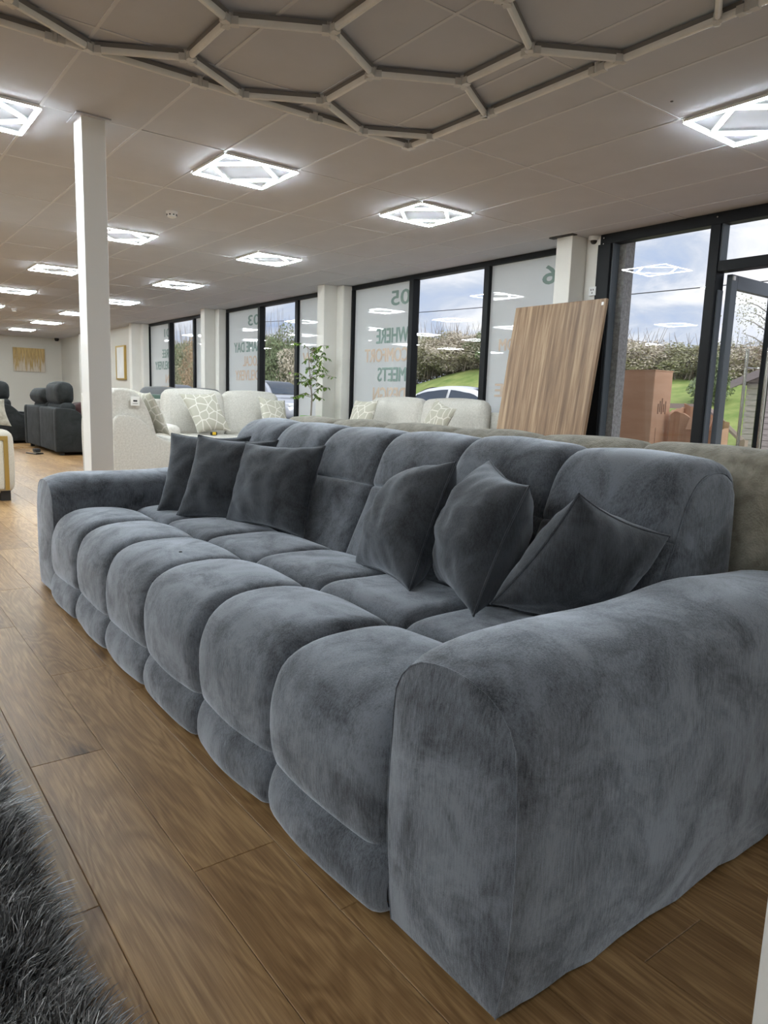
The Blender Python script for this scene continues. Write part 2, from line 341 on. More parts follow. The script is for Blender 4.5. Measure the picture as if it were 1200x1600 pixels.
def obj(name, mb, m, parent=None, smooth=True, local=False, bevel=0, label=None, angle=40):
    me = mb if isinstance(mb, bpy.types.Mesh) else mb.mesh(name)
    if m and not me.materials: me.materials.append(MATS[m])
    if smooth and len(me.polygons):
        me.polygons.foreach_set('use_smooth', [True]*len(me.polygons))
    o = bpy.data.objects.new(name, me); COL.objects.link(o)
    if parent:
        o.parent = parent
        if not local: 
            l = parent.location.copy()
            if parent.parent: l += parent.parent.location
            o.location = -l
    if bevel:
        md = o.modifiers.new('bevel', 'BEVEL'); md.width = bevel; md.segments = 2; md.limit_method = 'ANGLE'; md.angle_limit = math.radians(35)
    if smooth and bevel == 0 and angle:
        try: me.set_sharp_from_angle(angle=math.radians(angle))
        except Exception: pass
    if label: o['label'] = label
    return o
def thing(name, label, cat, loc=(0,0,0), rz=0, group=None):
    o = bpy.data.objects.new(name, None); o.empty_display_size = .1; COL.objects.link(o); o.location = loc; o.rotation_euler[2] = rz
    o['label'] = label; o['category'] = cat
    if group: o['group'] = group
    return o
def tag(o, label, cat, group=None):
    o['label'] = label; o['category'] = cat
    if group: o['group'] = group
    return o
def struct(o): o['kind'] = 'structure'; return o
def sroot(name, loc=(0,0,0)):
    o = bpy.data.objects.new(name, None); COL.objects.link(o); o.location = loc; o['kind'] = 'structure'; return o
def copy_tree(o, parent=None):
    c = o.copy(); COL.objects.link(c); c.parent = parent
    for ch in list(o.children): copy_tree(ch, c)
    return c
def B(*a): return MB().box(*a)
def arc(cx, cy, r, a0, a1, n): return [(cx+r*math.cos(math.radians(a0+(a1-a0)*i/(n-1))), cy+r*math.sin(math.radians(a0+(a1-a0)*i/(n-1)))) for i in range(n)]
def spline(pts, n):
    """Catmull-Rom through pts, n samples evenly along it"""
    P = np.array(pts, float); P = np.vstack([2*P[0]-P[1], P, 2*P[-1]-P[-2]]); out = []
    for i in range(1, len(P)-2):
        for t in np.linspace(0, 1, 24, endpoint=False):
            a, b, c, d = P[i-1:i+3]
            out.append(.5*((2*b)+(-a+c)*t+(2*a-5*b+4*c-d)*t*t+(-a+3*b-3*c+d)*t**3))
    out.append(P[-2]); out = np.array(out); L = np.r_[0, np.cumsum(np.linalg.norm(np.diff(out, axis=0), axis=1))]
    s = np.linspace(0, L[-1], n)
    return np.stack([np.interp(s, L, out[:, k]) for k in range(out.shape[1])], 1)

CEIL = 2.70
# ============================================================ THE SETTING
# ---- floor: planks near, the material beyond
PW, PL = .1915, 1.29
fl = struct(obj('floor', B(-7, 6.5, -5, 27, -.08, -.012), 'plank_far', smooth=False))
cols = [(.346 + PW*k) for k in range(-5, 16)]
pm = None
PY0, PY1 = -.6, 12.3
def plank_mesh(L):
    mb = MB(); W = PW - .0010; c = .0012
    x0, x1, y0, y1 = -W/2, W/2, 0, L-.0012
    mb.add([(x0,y0,-.012),(x1,y0,-.012),(x1,y1,-.012),(x0,y1,-.012),(x0,y0,-c),(x1,y0,-c),(x1,y1,-c),(x0,y1,-c),
            (x0+c,y0+c,0),(x1-c,y0+c,0),(x1-c,y1-c,0),(x0+c,y1-c,0)],
           [(0,1,5,4),(1,2,6,5),(2,3,7,6),(3,0,4,7),(4,5,9,8),(5,6,10,9),(6,7,11,10),(7,4,8,11),(8,9,10,11)])
    me = mb.mesh('plank'); me.materials.append(MATS['plank']); return me
full = plank_mesh(PL)
fixed = {round(.346, 3): 1.98, round(.346+PW, 3): 1.33, round(.346-PW, 3): 1.338, round(.346+4*PW, 3): .63}
for i, x in enumerate(cols):
    j = fixed.get(round(x, 3), rng.uniform(0, PL))
    y = j - math.ceil((j-PY0)/PL)*PL
    while y < PY1:
        o = obj('plank', full, None, fl, smooth=False); o.location = (x+PW/2, y, 0); y += PL
# far floor surface (same level, beyond the separate planks)
far = MB(); xa, xb = cols[0], cols[-1]+PW; ya, yb = PY0-PL*.5, PY1+PL*.9
for r in ((-7, xa-.0, -5, 27), (xb, 6.5, -5, 27), (xa, xb, -5, PY0-.0), (xa, xb, PY1+PL, 27)): far.box(r[0], r[1], r[2], r[3], -.012, -.0015)
fp = obj('far_planking', far, 'plank_far', fl, smooth=False); fp['kind'] = 'stuff'

# ---- ceiling: lay-in tiles in a white grid
ce = struct(obj('ceiling', B(-7, 6.6, -5, 27, CEIL+.014, CEIL+.12), 'ceil_back', smooth=False))
TX = [4.10 + .6*k for k in range(-8, 4)]; TY = [2.618 + 1.2*k for k in range(-2, 21)]
def tile_mesh(w, l):
    mb = MB(); g = .004; c = .003
    x0, x1, y0, y1 = g, w-g, g, l-g
    mb.add([(x0,y0,.012),(x1,y0,.012),(x1,y1,.012),(x0,y1,.012),(x0,y0,c),(x1,y0,c),(x1,y1,c),(x0,y1,c),(x0+c,y0+c,0),(x1-c,y0+c,0),(x1-c,y1-c,0),(x0+c,y1-c,0)],
           [(0,1,5,4),(1,2,6,5),(2,3,7,6),(3,0,4,7),(4,5,9,8),(5,6,10,9),(6,7,11,10),(7,4,8,11),(8,9,10,11),(0,1,2,3)])
    me = mb.mesh('ceiling_tile'); me.materials.append(MATS['tile']); return me
tm, tm2 = tile_mesh(.6, 1.2), tile_mesh(.55, 1.2)
for x in TX:
    for y in TY[:-1] + [TY[-1]]:
        o = obj('ceiling_tile', tm if x < 5.8 else tm2, None, ce, smooth=False)
        o.location = (x, y, CEIL + random.uniform(-.0012, .0012)); o.rotation_euler = (random.uniform(-.0012, .0012), random.uniform(-.0016, .0016), 0)
pl_ = MB().box(-7, TX[0], -5, 27, CEIL, CEIL+.012).box(TX[0], 6.6, -5, TY[0], CEIL, CEIL+.012).box(6.45, 6.6, -5, 27, CEIL, CEIL+.012)
o = obj('outer_tiles', pl_, 'tile', ce, smooth=False); o['kind'] = 'stuff'
for x in TX:
    obj('grid_bar', B(x-.0085, x+.0085, TY[0], 27, CEIL-.0035, CEIL+.012), 'tbar', ce, smooth=False)
for y in TY:
    obj('cross_bar', B(TX[0], 6.3, y-.0075, y+.0075, CEIL-.003, CEIL+.010), 'tbar', ce, smooth=False)

# ---- walls
struct(obj('wall_back', B(-7, 6.5, 26.6, 26.8, 0, CEIL+.1), 'wall_paint', smooth=False))
struct(obj('wall_left', B(-7.2, -7, -5, 26.8, 0, CEIL+.1), 'wall_paint', smooth=False))
struct(obj('wall_front', B(-7, 6.5, -5.2, -5, 0, CEIL+.1), 'wall_paint', smooth=False))
wr = struct(obj('wall_right', B(6.2, 6.5, 18.55, 26.6, 0, CEIL+.1), 'wall_paint', smooth=False))
def pier(y0, x0=5.98, w=.2, w2=.18):
    obj('pier', B(x0, 6.55, y0+w2, y0+w2+w, 0, CEIL), 'white_paint', wr, smooth=False, bevel=.006)
    obj('pier_return', B(6.2, 6.55, y0, y0+w2-.001, 0, CEIL), 'white_paint', wr, smooth=False, bevel=.02)
for y0 in (4.72, 9.35, 13.83, 18.36): pier(y0)
pier(23.4, 6.05)
obj('pier', B(6.08, 6.25, 21.9, 22.2, 0, CEIL), 'white_paint', wr, smooth=False, bevel=.006)
obj('jamb', B(6.315, 6.46, 4.50, 4.70, -.1, 2.95), 'concrete', wr, smooth=False)
obj('pier_cap', B(5.93, 6.0, 4.86, 5.16, CEIL-.012, CEIL-.004), 'dark_leg', wr, smooth=False)
obj('wall_panel', B(6.2, 6.5, -5, -3.6, 0, CEIL), 'wall_paint', wr, smooth=False)

# ---- windows
def text_mesh(s, size, bold=.004, sx=.8):
    c = bpy.data.curves.new('t', 'FONT'); c.body = s; c.size = size; c.align_x = 'LEFT'; c.resolution_u = 3
    t = bpy.data.objects.new('t', c); COL.objects.link(t); bpy.context.view_layer.update()
    me = bpy.data.meshes.new_from_object(t.evaluated_get(bpy.context.evaluated_depsgraph_get())); bpy.data.objects.remove(t)
    return me
def wtext(parent, s, y0, width, z0, hgt, m, x=6.398):
    me = text_mesh(s, hgt/.70)
    v = np.array([p.co[:] for p in me.vertices]); lo, hi = v.min(0), v.max(0)
    for p in me.vertices:
        p.co = (x, y0 + (p.co.x-lo[0])/(hi[0]-lo[0])*width, z0 + (p.co.y-lo[1])/(hi[1]-lo[1])*hgt)
    vv = [tuple(p.co) for p in me.vertices]; ff = [tuple(f.vertices) for f in me.polygons]; k = hgt*.045; mb = MB()
    for q_, (dy, dz) in enumerate(((0, 0), (k, 0), (-k, 0), (0, k*.5), (0, -k*.5))): mb.add([(a+q_*.0003, b+dy, c+dz) for a, b, c in vv], ff)
    o = obj('window_lettering', mb.mesh('lettering', weld=False), m, parent, smooth=False); return o
XW = 6.42
def frame_part(nm, p, *b): obj(nm, B(*b), 'frame_black', p, smooth=False, bevel=.004)
def bay(n, ys, films, texts):
    """ys: frame line positions from far to near"""
    p = sroot('window_%d' % n, (XW, ys[-1], 0))
    frame_part('head_frame', p, 6.36, 6.47, ys[-1]-.1, ys[0]+.05, CEIL-.065, CEIL-.002)
    frame_part('sill_frame', p, 6.36, 6.47, ys[-1]-.1, ys[0]+.05, 0.0, .08)
    for i, y in enumerate(ys): frame_part('mullion', p, 6.355, 6.475, y-.045, y+.045, .08, CEIL-.065)
    for i in range(len(ys)-1):
        a, b = ys[i+1]+.045, ys[i]-.045
        if films[i]: obj('frosted_pane', B(6.405, 6.4065, a, b, .08, CEIL-.065), 'film', p, smooth=False)
        else: obj('pane', B(6.405, 6.412, a, b, .08, CEIL-.065), 'glass', p, smooth=False)
    for t in texts: wtext(p, *t)
    return p
G, K = 'film_green', 'film_peach'
bay(1, (9.35, 7.91, 6.47, 5.05), (1, 0, 1), [
    ('05', 7.985, .42, 2.335, .20, G), ('WHERE', 7.99, .745, 1.82, .205, G), ('COMFORT', 7.985, 1.03, 1.555, .19, K), ('MEETS', 8.02, .66, 1.275, .195, G), ('DESIGN', 8.02, .76, .985, .20, K),
    ('06', 5.20, .42, 2.335, .20, G), ('OM', 5.98, .26, 1.63, .14, K), ('E', 6.14, .13, 1.09, .15, K)])
bay(2, (13.83, 12.40, 11.02, 9.6), (1, 0, 1), [
    ('03', 12.46, .46, 2.33, .19, G), ('SAME DAY', 12.46, 1.07, 1.84, .19, G), ('LOCAL', 12.46, .67, 1.57, .19, K), ('DELIVERY', 12.46, 1.02, 1.30, .19, K), ('04', 9.9, .42, 2.33, .19, G), ('W', 10.55, .3, 1.58, .17, K)])
bay(3, (18.40, 16.97, 15.5, 14.08), (1, 0, 1), [
    ('01', 17.04, .35, 2.33, .19, G), ('FREE', 17.04, .5, 1.85, .19, G), ('DELIVERY', 17.04, 1.0, 1.57, .19, G), ('IN', 17.04, .3, 1.25, .19, K), ('STORE', 17.04, .55, .98, .19, K), ('02', 14.4, .42, 2.33, .19, G)])
# entrance: side light, transom, door opening, further glazing towards the camera side
p = sroot('window_4', (6.25, 3.4, 0))
frame_part('head_frame', p, 6.19, 6.31, -3.6, 4.72, CEIL-.10, CEIL-.002)
frame_part('post', p, 6.17, 6.33, 4.58, 4.73, 0, CEIL-.10)
frame_part('post', p, 6.18, 6.32, 3.47, 3.56, 0, CEIL-.10)
frame_part('transom', p, 6.19, 6.31, 2.40, 3.47, 2.20, 2.29)
for y in (2.36, 1.0, -.4, -1.8, -3.2): frame_part('post', p, 6.18, 6.32, y-.045, y+.045, 0, CEIL-.10)
frame_part('sill_frame', p, 6.19, 6.31, 3.56, 4.58, 0, .08); frame_part('sill_frame', p, 6.19, 6.31, -3.6, 2.36, 0, .08)
obj('pane', B(6.245, 6.252, 3.56, 4.58, .08, CEIL-.10), 'glass', p, smooth=False)
obj('pane', B(6.245, 6.252, 2.40, 3.47, 2.29, CEIL-.10), 'glass', p, smooth=False)
for a, b in ((1.045, 2.315), (-.355, .955), (-1.755, -.445), (-3.155, -1.845)): obj('pane', B(6.245, 6.252, a, b, .08, CEIL-.10), 'glass', p, smooth=False)
for q in ((6.165, 4.66, 2.655), (6.186, 3.51, 2.66), (6.165, 4.66, 2.60)):
    mb = MB().tube([(q[0]+.02, q[1], q[2]), (q[0]-.004, q[1], q[2])], .007, 8); obj('screw', mb, 'steel', p)
obj('frame_profile', B(6.20, 6.30, 4.562, 4.578, .08, CEIL-.10), 'frame_grey', p, smooth=False)
obj('frame_profile', B(6.20, 6.30, 3.452, 3.468, 2.29, CEIL-.10), 'frame_grey', p, smooth=False)
obj('frame_profile', B(6.22, 6.30, 3.455, 3.469, .0, 2.05), 'frame_grey', p, smooth=False)
# the door leaf, swung outwards
d = sroot('door_1', (6.33, 3.42, 0))
obj('hinge_stile', B(6.33, 6.43, 3.40, 3.45, .02, 2.19), 'frame_grey', d, smooth=False, bevel=.004)
obj('lock_stile', B(7.10, 7.20, 3.40, 3.45, .02, 2.19), 'frame_black', d, smooth=False, bevel=.004)
obj('top_rail', B(6.43, 7.10, 3.40, 3.45, 2.07, 2.19), 'frame_grey', d, smooth=False, bevel=.004)
obj('bottom_rail', B(6.43, 7.10, 3.40, 3.45, .02, .14), 'frame_grey', d, smooth=False, bevel=.004)
obj('pane', B(6.43, 7.10, 3.422, 3.428, .14, 2.07), 'glass', d, smooth=False)
for s, yy in ((-1, 3.325), (1, 3.525)):
    h = obj('pull_handle', MB().tube([(6.98, yy, .45), (6.98, yy, 1.60)], .016, 12), 'steel', d)
    for z in (.64, 1.42): obj('handle_bracket', MB().tube([(6.98, yy, z), (7.13, yy, z), (7.13, 3.40 if s < 0 else 3.45, z)], .009, 8), 'steel', d)
obj('hinge', B(6.335, 6.37, 3.388, 3.399, 2.14, 2.175), 'white_plastic', d, smooth=False)

# ---- structural column
c = struct(obj('column', B(1.325, 1.472, 4.985, 5.16, 0, CEIL-.004), 'column_paint', smooth=False, bevel=.004))
obj('column_collar', B(1.29, 1.50, 4.95, 5.19, CEIL-.012, CEIL-.0045), 'tile', c, smooth=False)
obj('column_plate', B(1.472, 1.480, 5.02, 5.06, 1.98, 2.12), 'black_plastic', c, smooth=False)

# ============================================================ OUTSIDE
def smooth01(t): t = max(0, min(1, t)); return t*t*(3-2*t)
def ground_z(x, y):
    H = 1.95 + .75*smooth01((y-11)/9) - 2.4*smooth01((y-21)/13)
    return -.03 + smooth01((x-13.5)/9.5)*H + .06*math.sin(x*.7)*math.cos(y*.6)*smooth01((x-13)/3)
mb = MB(); mb.grid([[(x, y, ground_z(x, y)) for y in np.linspace(-14, 75, 80)] for x in np.r_[13.2, np.linspace(13.5, 25, 30), 30, 45, 70]])
struct(obj('ground_bank', mb, 'grass'))
struct(obj('ground_pavement', B(6.6, 10.5, -12, 60, -.2, -.03), 'paving', smooth=False))
struct(obj('ground_parking', B(10.5, 13.6, -12, 75, -.2, -.035), 'tarmac', smooth=False))
struct(obj('door_threshold', B(6.2, 6.6, -3.6, 18.5, -.2, -.001), 'concrete', smooth=False))

# hedge shrubs: clouds of single leaves on twigs
def leaf_cloud(n, rx, ry, rz, size, seed, pointy=False, top_sparse=0):
    g = np.random.default_rng(seed)
    u = g.normal(size=(n, 3)); u /= np.linalg.norm(u, axis=1)[:, None]
    r = g.uniform(.25, 1, n)**.45
    lump = 1 + .22*np.sin(u[:, 0]*5+seed)*np.cos(u[:, 2]*6-seed) + .15*np.sin(u[:, 1]*9+2*seed)
    c = u*r[:, None]*lump[:, None]*[rx, ry, rz]
    c[:, 2] += rz
    c = c[c[:, 2] > .02]; n = len(c)
    a = g.normal(size=(n, 3)); a /= np.linalg.norm(a, axis=1)[:, None]; b = np.cross(a, g.normal(size=(n, 3))); b /= np.linalg.norm(b, axis=1)[:, None]
    s = size*g.uniform(.6, 1.4, n)[:, None]
    V = np.stack([c-a*s, c+b*s*.45, c+a*s, c-b*s*.45], 1).reshape(-1, 3)
    return V, np.arange(n*4).reshape(-1, 4)
def fast_mesh(name, V, F, m):
    me = bpy.data.meshes.new(name); nv, nf, k = len(V), len(F), F.shape[1]
    me.vertices.add(nv); me.vertices.foreach_set('co', np.asarray(V, np.float32).ravel())
    me.loops.add(nf*k); me.loops.foreach_set('vertex_index', F.astype(np.int32).ravel())
    me.polygons.add(nf); me.polygons.foreach_set('loop_start', np.arange(0, nf*k, k, dtype=np.int32))
    me.update(calc_edges=True); me.validate(); me.materials.append(MATS[m]); return me
def twig_mesh(seed, h, spread, n):
    g = random.Random(seed); mb = MB()
    for i in range(n):
        a = g.uniform(0, 2*PI); x, y = g.uniform(-spread, spread)*.6, g.uniform(-spread, spread)*.6
        hh = h*g.uniform(.7, 1.1); dx, dy = math.cos(a)*spread*.35, math.sin(a)*spread*.35
        mb.tube([(x, y, 0), (x+dx*.4, y+dy*.4, hh*.5), (x+dx, y+dy, hh)], [.018, .011, .003], 4, cap=False)
    me = mb.mesh('twigs', weld=False); me.materials.append(MATS['bark']); return me
shr = []
for k, m in enumerate(('leaf_olive', 'leaf_dry', 'leaf_green', 'leaf_rust')):
    V, F = leaf_cloud(15000, 1.45, 1.45, 1.15, .05, 11+k); shr.append((fast_mesh('foliage', V, F, m), twig_mesh(k, 2.75, 1.3, 60), m))
lab = {'leaf_olive': 'olive green hedge shrub on the grass bank outside the windows', 'leaf_dry': 'dry straw coloured hedge shrub with bare twigs outside the windows',
       'leaf_green': 'dark green leafy hedge shrub outside the windows', 'leaf_rust': 'rust brown autumn hedge shrub outside the windows'}
i = 0; y = -6.0
seq = [0, 3, 0, 2, 0, 3, 2, 0, 3, 1, 0, 1, 1, 0, 2, 1, 0, 1, 2, 0, 1, 2, 0, 1]
while y < 62:
    k = seq[i % len(seq)]; x = 22.5 + random.uniform(-.8, .8) - smooth01((y-18)/20)*2.5
    z = ground_z(x, y) - .1; t = thing('hedge_shrub', lab[shr[k][2]].replace('the windows', 'the entrance' if y < 14.5 else 'the middle window' if y < 27 else 'the ficus window' if y < 42 else 'the farthest window'), 'shrub', (x, y, z), random.uniform(0, 6), 'hedge shrubs along the bank')
    want = 2.85 + 2.2*smooth01((y-6)/30) + random.uniform(-.25, .35); s = max(.55, (want - z)/2.55); t.scale = (1.25, 1.25, s)
    for nm, me in (('foliage', shr[k][0]), ('twigs', shr[k][1])):
        o = obj(nm, me, None, t, smooth=False, local=True)
    y += random.uniform(1.7, 2.3) + max(0, y-20)*.02; i += 1
# loose sapling by the shed, young tree with pale leaves, conifer
def small_tree(name, label, loc, h, rx, n, m, seed, lsize=.06, cat='tree'):
    t = thing(name, label, cat, loc)
    g = random.Random(seed); mb = MB(); tips = []
    mb.tube([(0, 0, 0), (.03, .02, h*.5), (0, .05, h*.95)], [.05, .035, .01], 6)
    for k in range(16):
        z = h*g.uniform(.35, .9); a = g.uniform(0, 2*PI); L = rx*g.uniform(.5, 1)
        e = (math.cos(a)*L, math.sin(a)*L, z + L*g.uniform(.2, .7)); mb.tube([(0, 0, z), (e[0]*.5, e[1]*.5, (z+e[2])/2+.05), e], [.018, .012, .004], 4, cap=False); tips.append(e)
    obj('trunk', mb, 'bark', t, local=True)
    V = []; gg = np.random.default_rng(seed)
    for e in tips:
        c = np.array(e) + gg.normal(size=(n, 3))*[rx*.18, rx*.18, rx*.22]
        a = gg.normal(size=(n, 3)); a /= np.linalg.norm(a, axis=1)[:, None]; b = np.cross(a, gg.normal(size=(n, 3))); b /= np.linalg.norm(b, axis=1)[:, None]
        V.append(np.stack([c-a*lsize, c+b*lsize*.45, c+a*lsize, c-b*lsize*.45], 1).reshape(-1, 3))
    V = np.concatenate(V); obj('foliage', fast_mesh('foliage', V, np.arange(len(V)).reshape(-1, 4), m), None, t, smooth=False, local=True)
    return t
small_tree('sapling', 'thin pale leaved sapling beside the wooden shed outside', (17.5, 8.4, ground_z(17.5, 8.4)), 2.9, .9, 50, 'leaf_olive', 3, lsize=.032)
small_tree('young_tree', 'airy young tree with pale blossomy twigs behind the tall cardboard box', (18.5, 14.2, ground_z(18.5, 14.2)), 2.0, 1.0, 50, 'leaf_dry', 5, lsize=.03)
cv = thing('conifer', 'small dark conifer standing in the hedge beyond the entrance', 'tree', (18.9, 10.45, ground_z(18.9, 10.45)-.05))
V, F = leaf_cloud(6000, .55, .55, .72, .045, 77); V = V.copy(); tt = np.clip(V[:, 2]/1.75, 0, 1); V[:, 0] *= 1.25-1.1*tt; V[:, 1] *= 1.25-1.1*tt
obj('foliage', fast_mesh('foliage', V, F, 'leaf_green'), None, cv, smooth=False, local=True); obj('trunk', MB().tube([(0, 0, 0), (0, 0, 1.3)], [.06, .02], 6), 'bark', cv, local=True)

# power lines between distant poles
def cable(a, b, sag, label):
    a, b = Vector(a), Vector(b); pts = [a.lerp(b, t) - Vector((0, 0, sag*4*t*(1-t))) for t in np.linspace(0, 1, 24)]
    tag(obj('overhead_cable', MB().tube(pts, .022, 5), 'wire'), label, 'cable')
cable((30, -6, 6.2), (30, 62, 7.6), .5, 'thin dark overhead cable crossing the sky above the hedge')
cable((29, -6, 3.6), (29, 62, 4.2), .3, 'lower overhead wire running just above the hedge tops')

# shed with weatherboards
sh = thing('garden_shed', 'weathered grey timber shed with gabled felt roof outside the door', 'shed', (13.6, 5.45, -.03), math.radians(0))
x0, x1, y0, y1 = 0, 3.0, -3.2, 1.35; he, hr = 1.62, 2.55; yc = (y0+y1)/2
core = MB().prism([(y0+.02, 0), (y1-.02, 0), (y1-.02, he), (yc, hr-.06), (y0+.02, he)], x0+.02, x1-.02, axis='x'); obj('shed_body', core, 'shed_wood', sh, smooth=False, local=True)
z = 0
while z < hr-.1:
    zz = z+.105
    def half(zq): return (y0, y1) if zq <= he else (y0+(zq-he)/(hr-he)*(yc-y0), y1-(zq-he)/(hr-he)*(y1-yc))
    a, b = half(z+.05)
    obj('board', B(x0-.012, x0+.02, a, b, z, zz-.008), 'shed_wood', sh, smooth=False, local=True)
    if z < he-.1: obj('board', B(x0, x1, y1-.02, y1+.012, z, zz-.008), 'shed_wood', sh, smooth=False, local=True)
    z += .105
for s in (-1, 1):
    e = y0-.2 if s < 0 else y1+.2; ze = he - .2*(hr-he)/(yc-y0)
    rp = MB().prism([(yc, hr), (e, ze), (e, ze+.07), (yc, hr+.08)], x0-.22, x1+.2, axis='x'); obj('roof_panel', rp, 'roof_felt', sh, smooth=False, local=True)
    bb = MB().prism([(yc, hr-.08), (e, ze-.08), (e, ze+.06), (yc, hr+.06)], x0-.25, x0-.21, axis='x'); obj('bargeboard', bb, 'roof_felt', sh, smooth=False, local=True)

# ramp handrail and low fence rails
hr_ = thing('handrail', 'brown wooden ramp handrail sloping down beside the shed', 'handrail', (9.0, 4.8, -.03))
P0, P1 = Vector((9.5, 5.35, 1.11)), Vector((8.6, 4.28, .65))
obj('rail', MB().tube([P0, P1], .035, 6), 'rail_wood', hr_)
for t in (0, .45, 1): q = P0.lerp(P1, t); obj('post', B(q.x-.04, q.x+.04, q.y-.04, q.y+.04, -.03, q.z+.02), 'rail_wood', hr_, smooth=False)
fn = thing('rail_fence', 'low pale wooden rail fence at the foot of the grass bank', 'fence', (12.6, 9.3, -.03))
obj('rail', B(12.56, 12.62, 7.0, 9.3, 1.03, 1.12), 'rail_wood', fn, smooth=False)
for yy in np.arange(7.05, 9.4, 1.1): obj('post', B(12.6, 12.69, yy-.045, yy+.045, -.03, 1.12), 'rail_wood', fn, smooth=False)

# cardboard boxes outside
bx = thing('cardboard_box', 'tall upright closed cardboard box outside the glass side light', 'box', (7.2, 4.85, -.03))
obj('carton', B(7.0, 7.34, 4.50, 5.20, -.03, 1.41), 'cardboard', bx, smooth=False, bevel=.006)
obj('lid_flap', B(6.995, 7.345, 4.495, 5.205, 1.408, 1.418), 'cardboard', bx, smooth=False)
for k in range(5): obj('printed_mark', B(7.10+k*.035, 7.115+k*.035, 4.4975, 4.499, .95 + .02*(k % 2), 1.06+.03*(k % 3)), 'cardboard_print', bx, smooth=False)
obj('printed_mark', B(7.09, 7.095, 4.4975, 4.499, .62, .80), 'cardboard_print', bx, smooth=False)
b2 = thing('cardboard_box', 'squashed open cardboard box with crumpled flaps beside the tall box', 'box', (7.6, 4.25, -.03))
def bent_wall(p0, p1, z0, z1, wob, seed):
    g = random.Random(seed); n = 12; rows = []
    for off in (0, .012):
        r = []
        for k in range(n+1):
            t = k/n; x = p0[0]+(p1[0]-p0[0])*t; y = p0[1]+(p1[1]-p0[1])*t
            r.append((x+off, y+off*.5, z0)); 
        r2_ = []
        for k in range(n+1):
            t = k/n; x = p0[0]+(p1[0]-p0[0])*t; y = p0[1]+(p1[1]-p0[1])*t
            r2_.append((x+off+wob*math.sin(k*1.3+seed), y+off*.5, z1(t)+g.uniform(-.012, .012)))
        rows += [r, r2_] if off == 0 else [r2_, r]
    return MB().grid(rows)
obj('front_panel', bent_wall((7.25, 4.44), (7.25, 3.92), -.03, lambda t: .96-.14*t+.05*math.sin(t*6), .015, 1), 'cardboard', b2, smooth=False)
obj('side_panel', bent_wall((7.25, 3.92), (7.55, 3.92), -.03, lambda t: .80+.03*t, .01, 2), 'cardboard', b2, smooth=False)
obj('back_panel', bent_wall((7.55, 4.46), (7.55, 3.92), -.03, lambda t: 1.08-.2*t, .02, 3), 'cardboard', b2, smooth=False)
obj('side_panel', bent_wall((7.25, 4.45), (7.55, 4.45), -.03, lambda t: .98+.05*t, .01, 4), 'cardboard', b2, smooth=False)
obj('flap', MB().prism([(7.25, .93), (7.18, .80), (7.19, .795), (7.262, .925)], 3.95, 4.2, axis='y'), 'cardboard', b2, smooth=False)

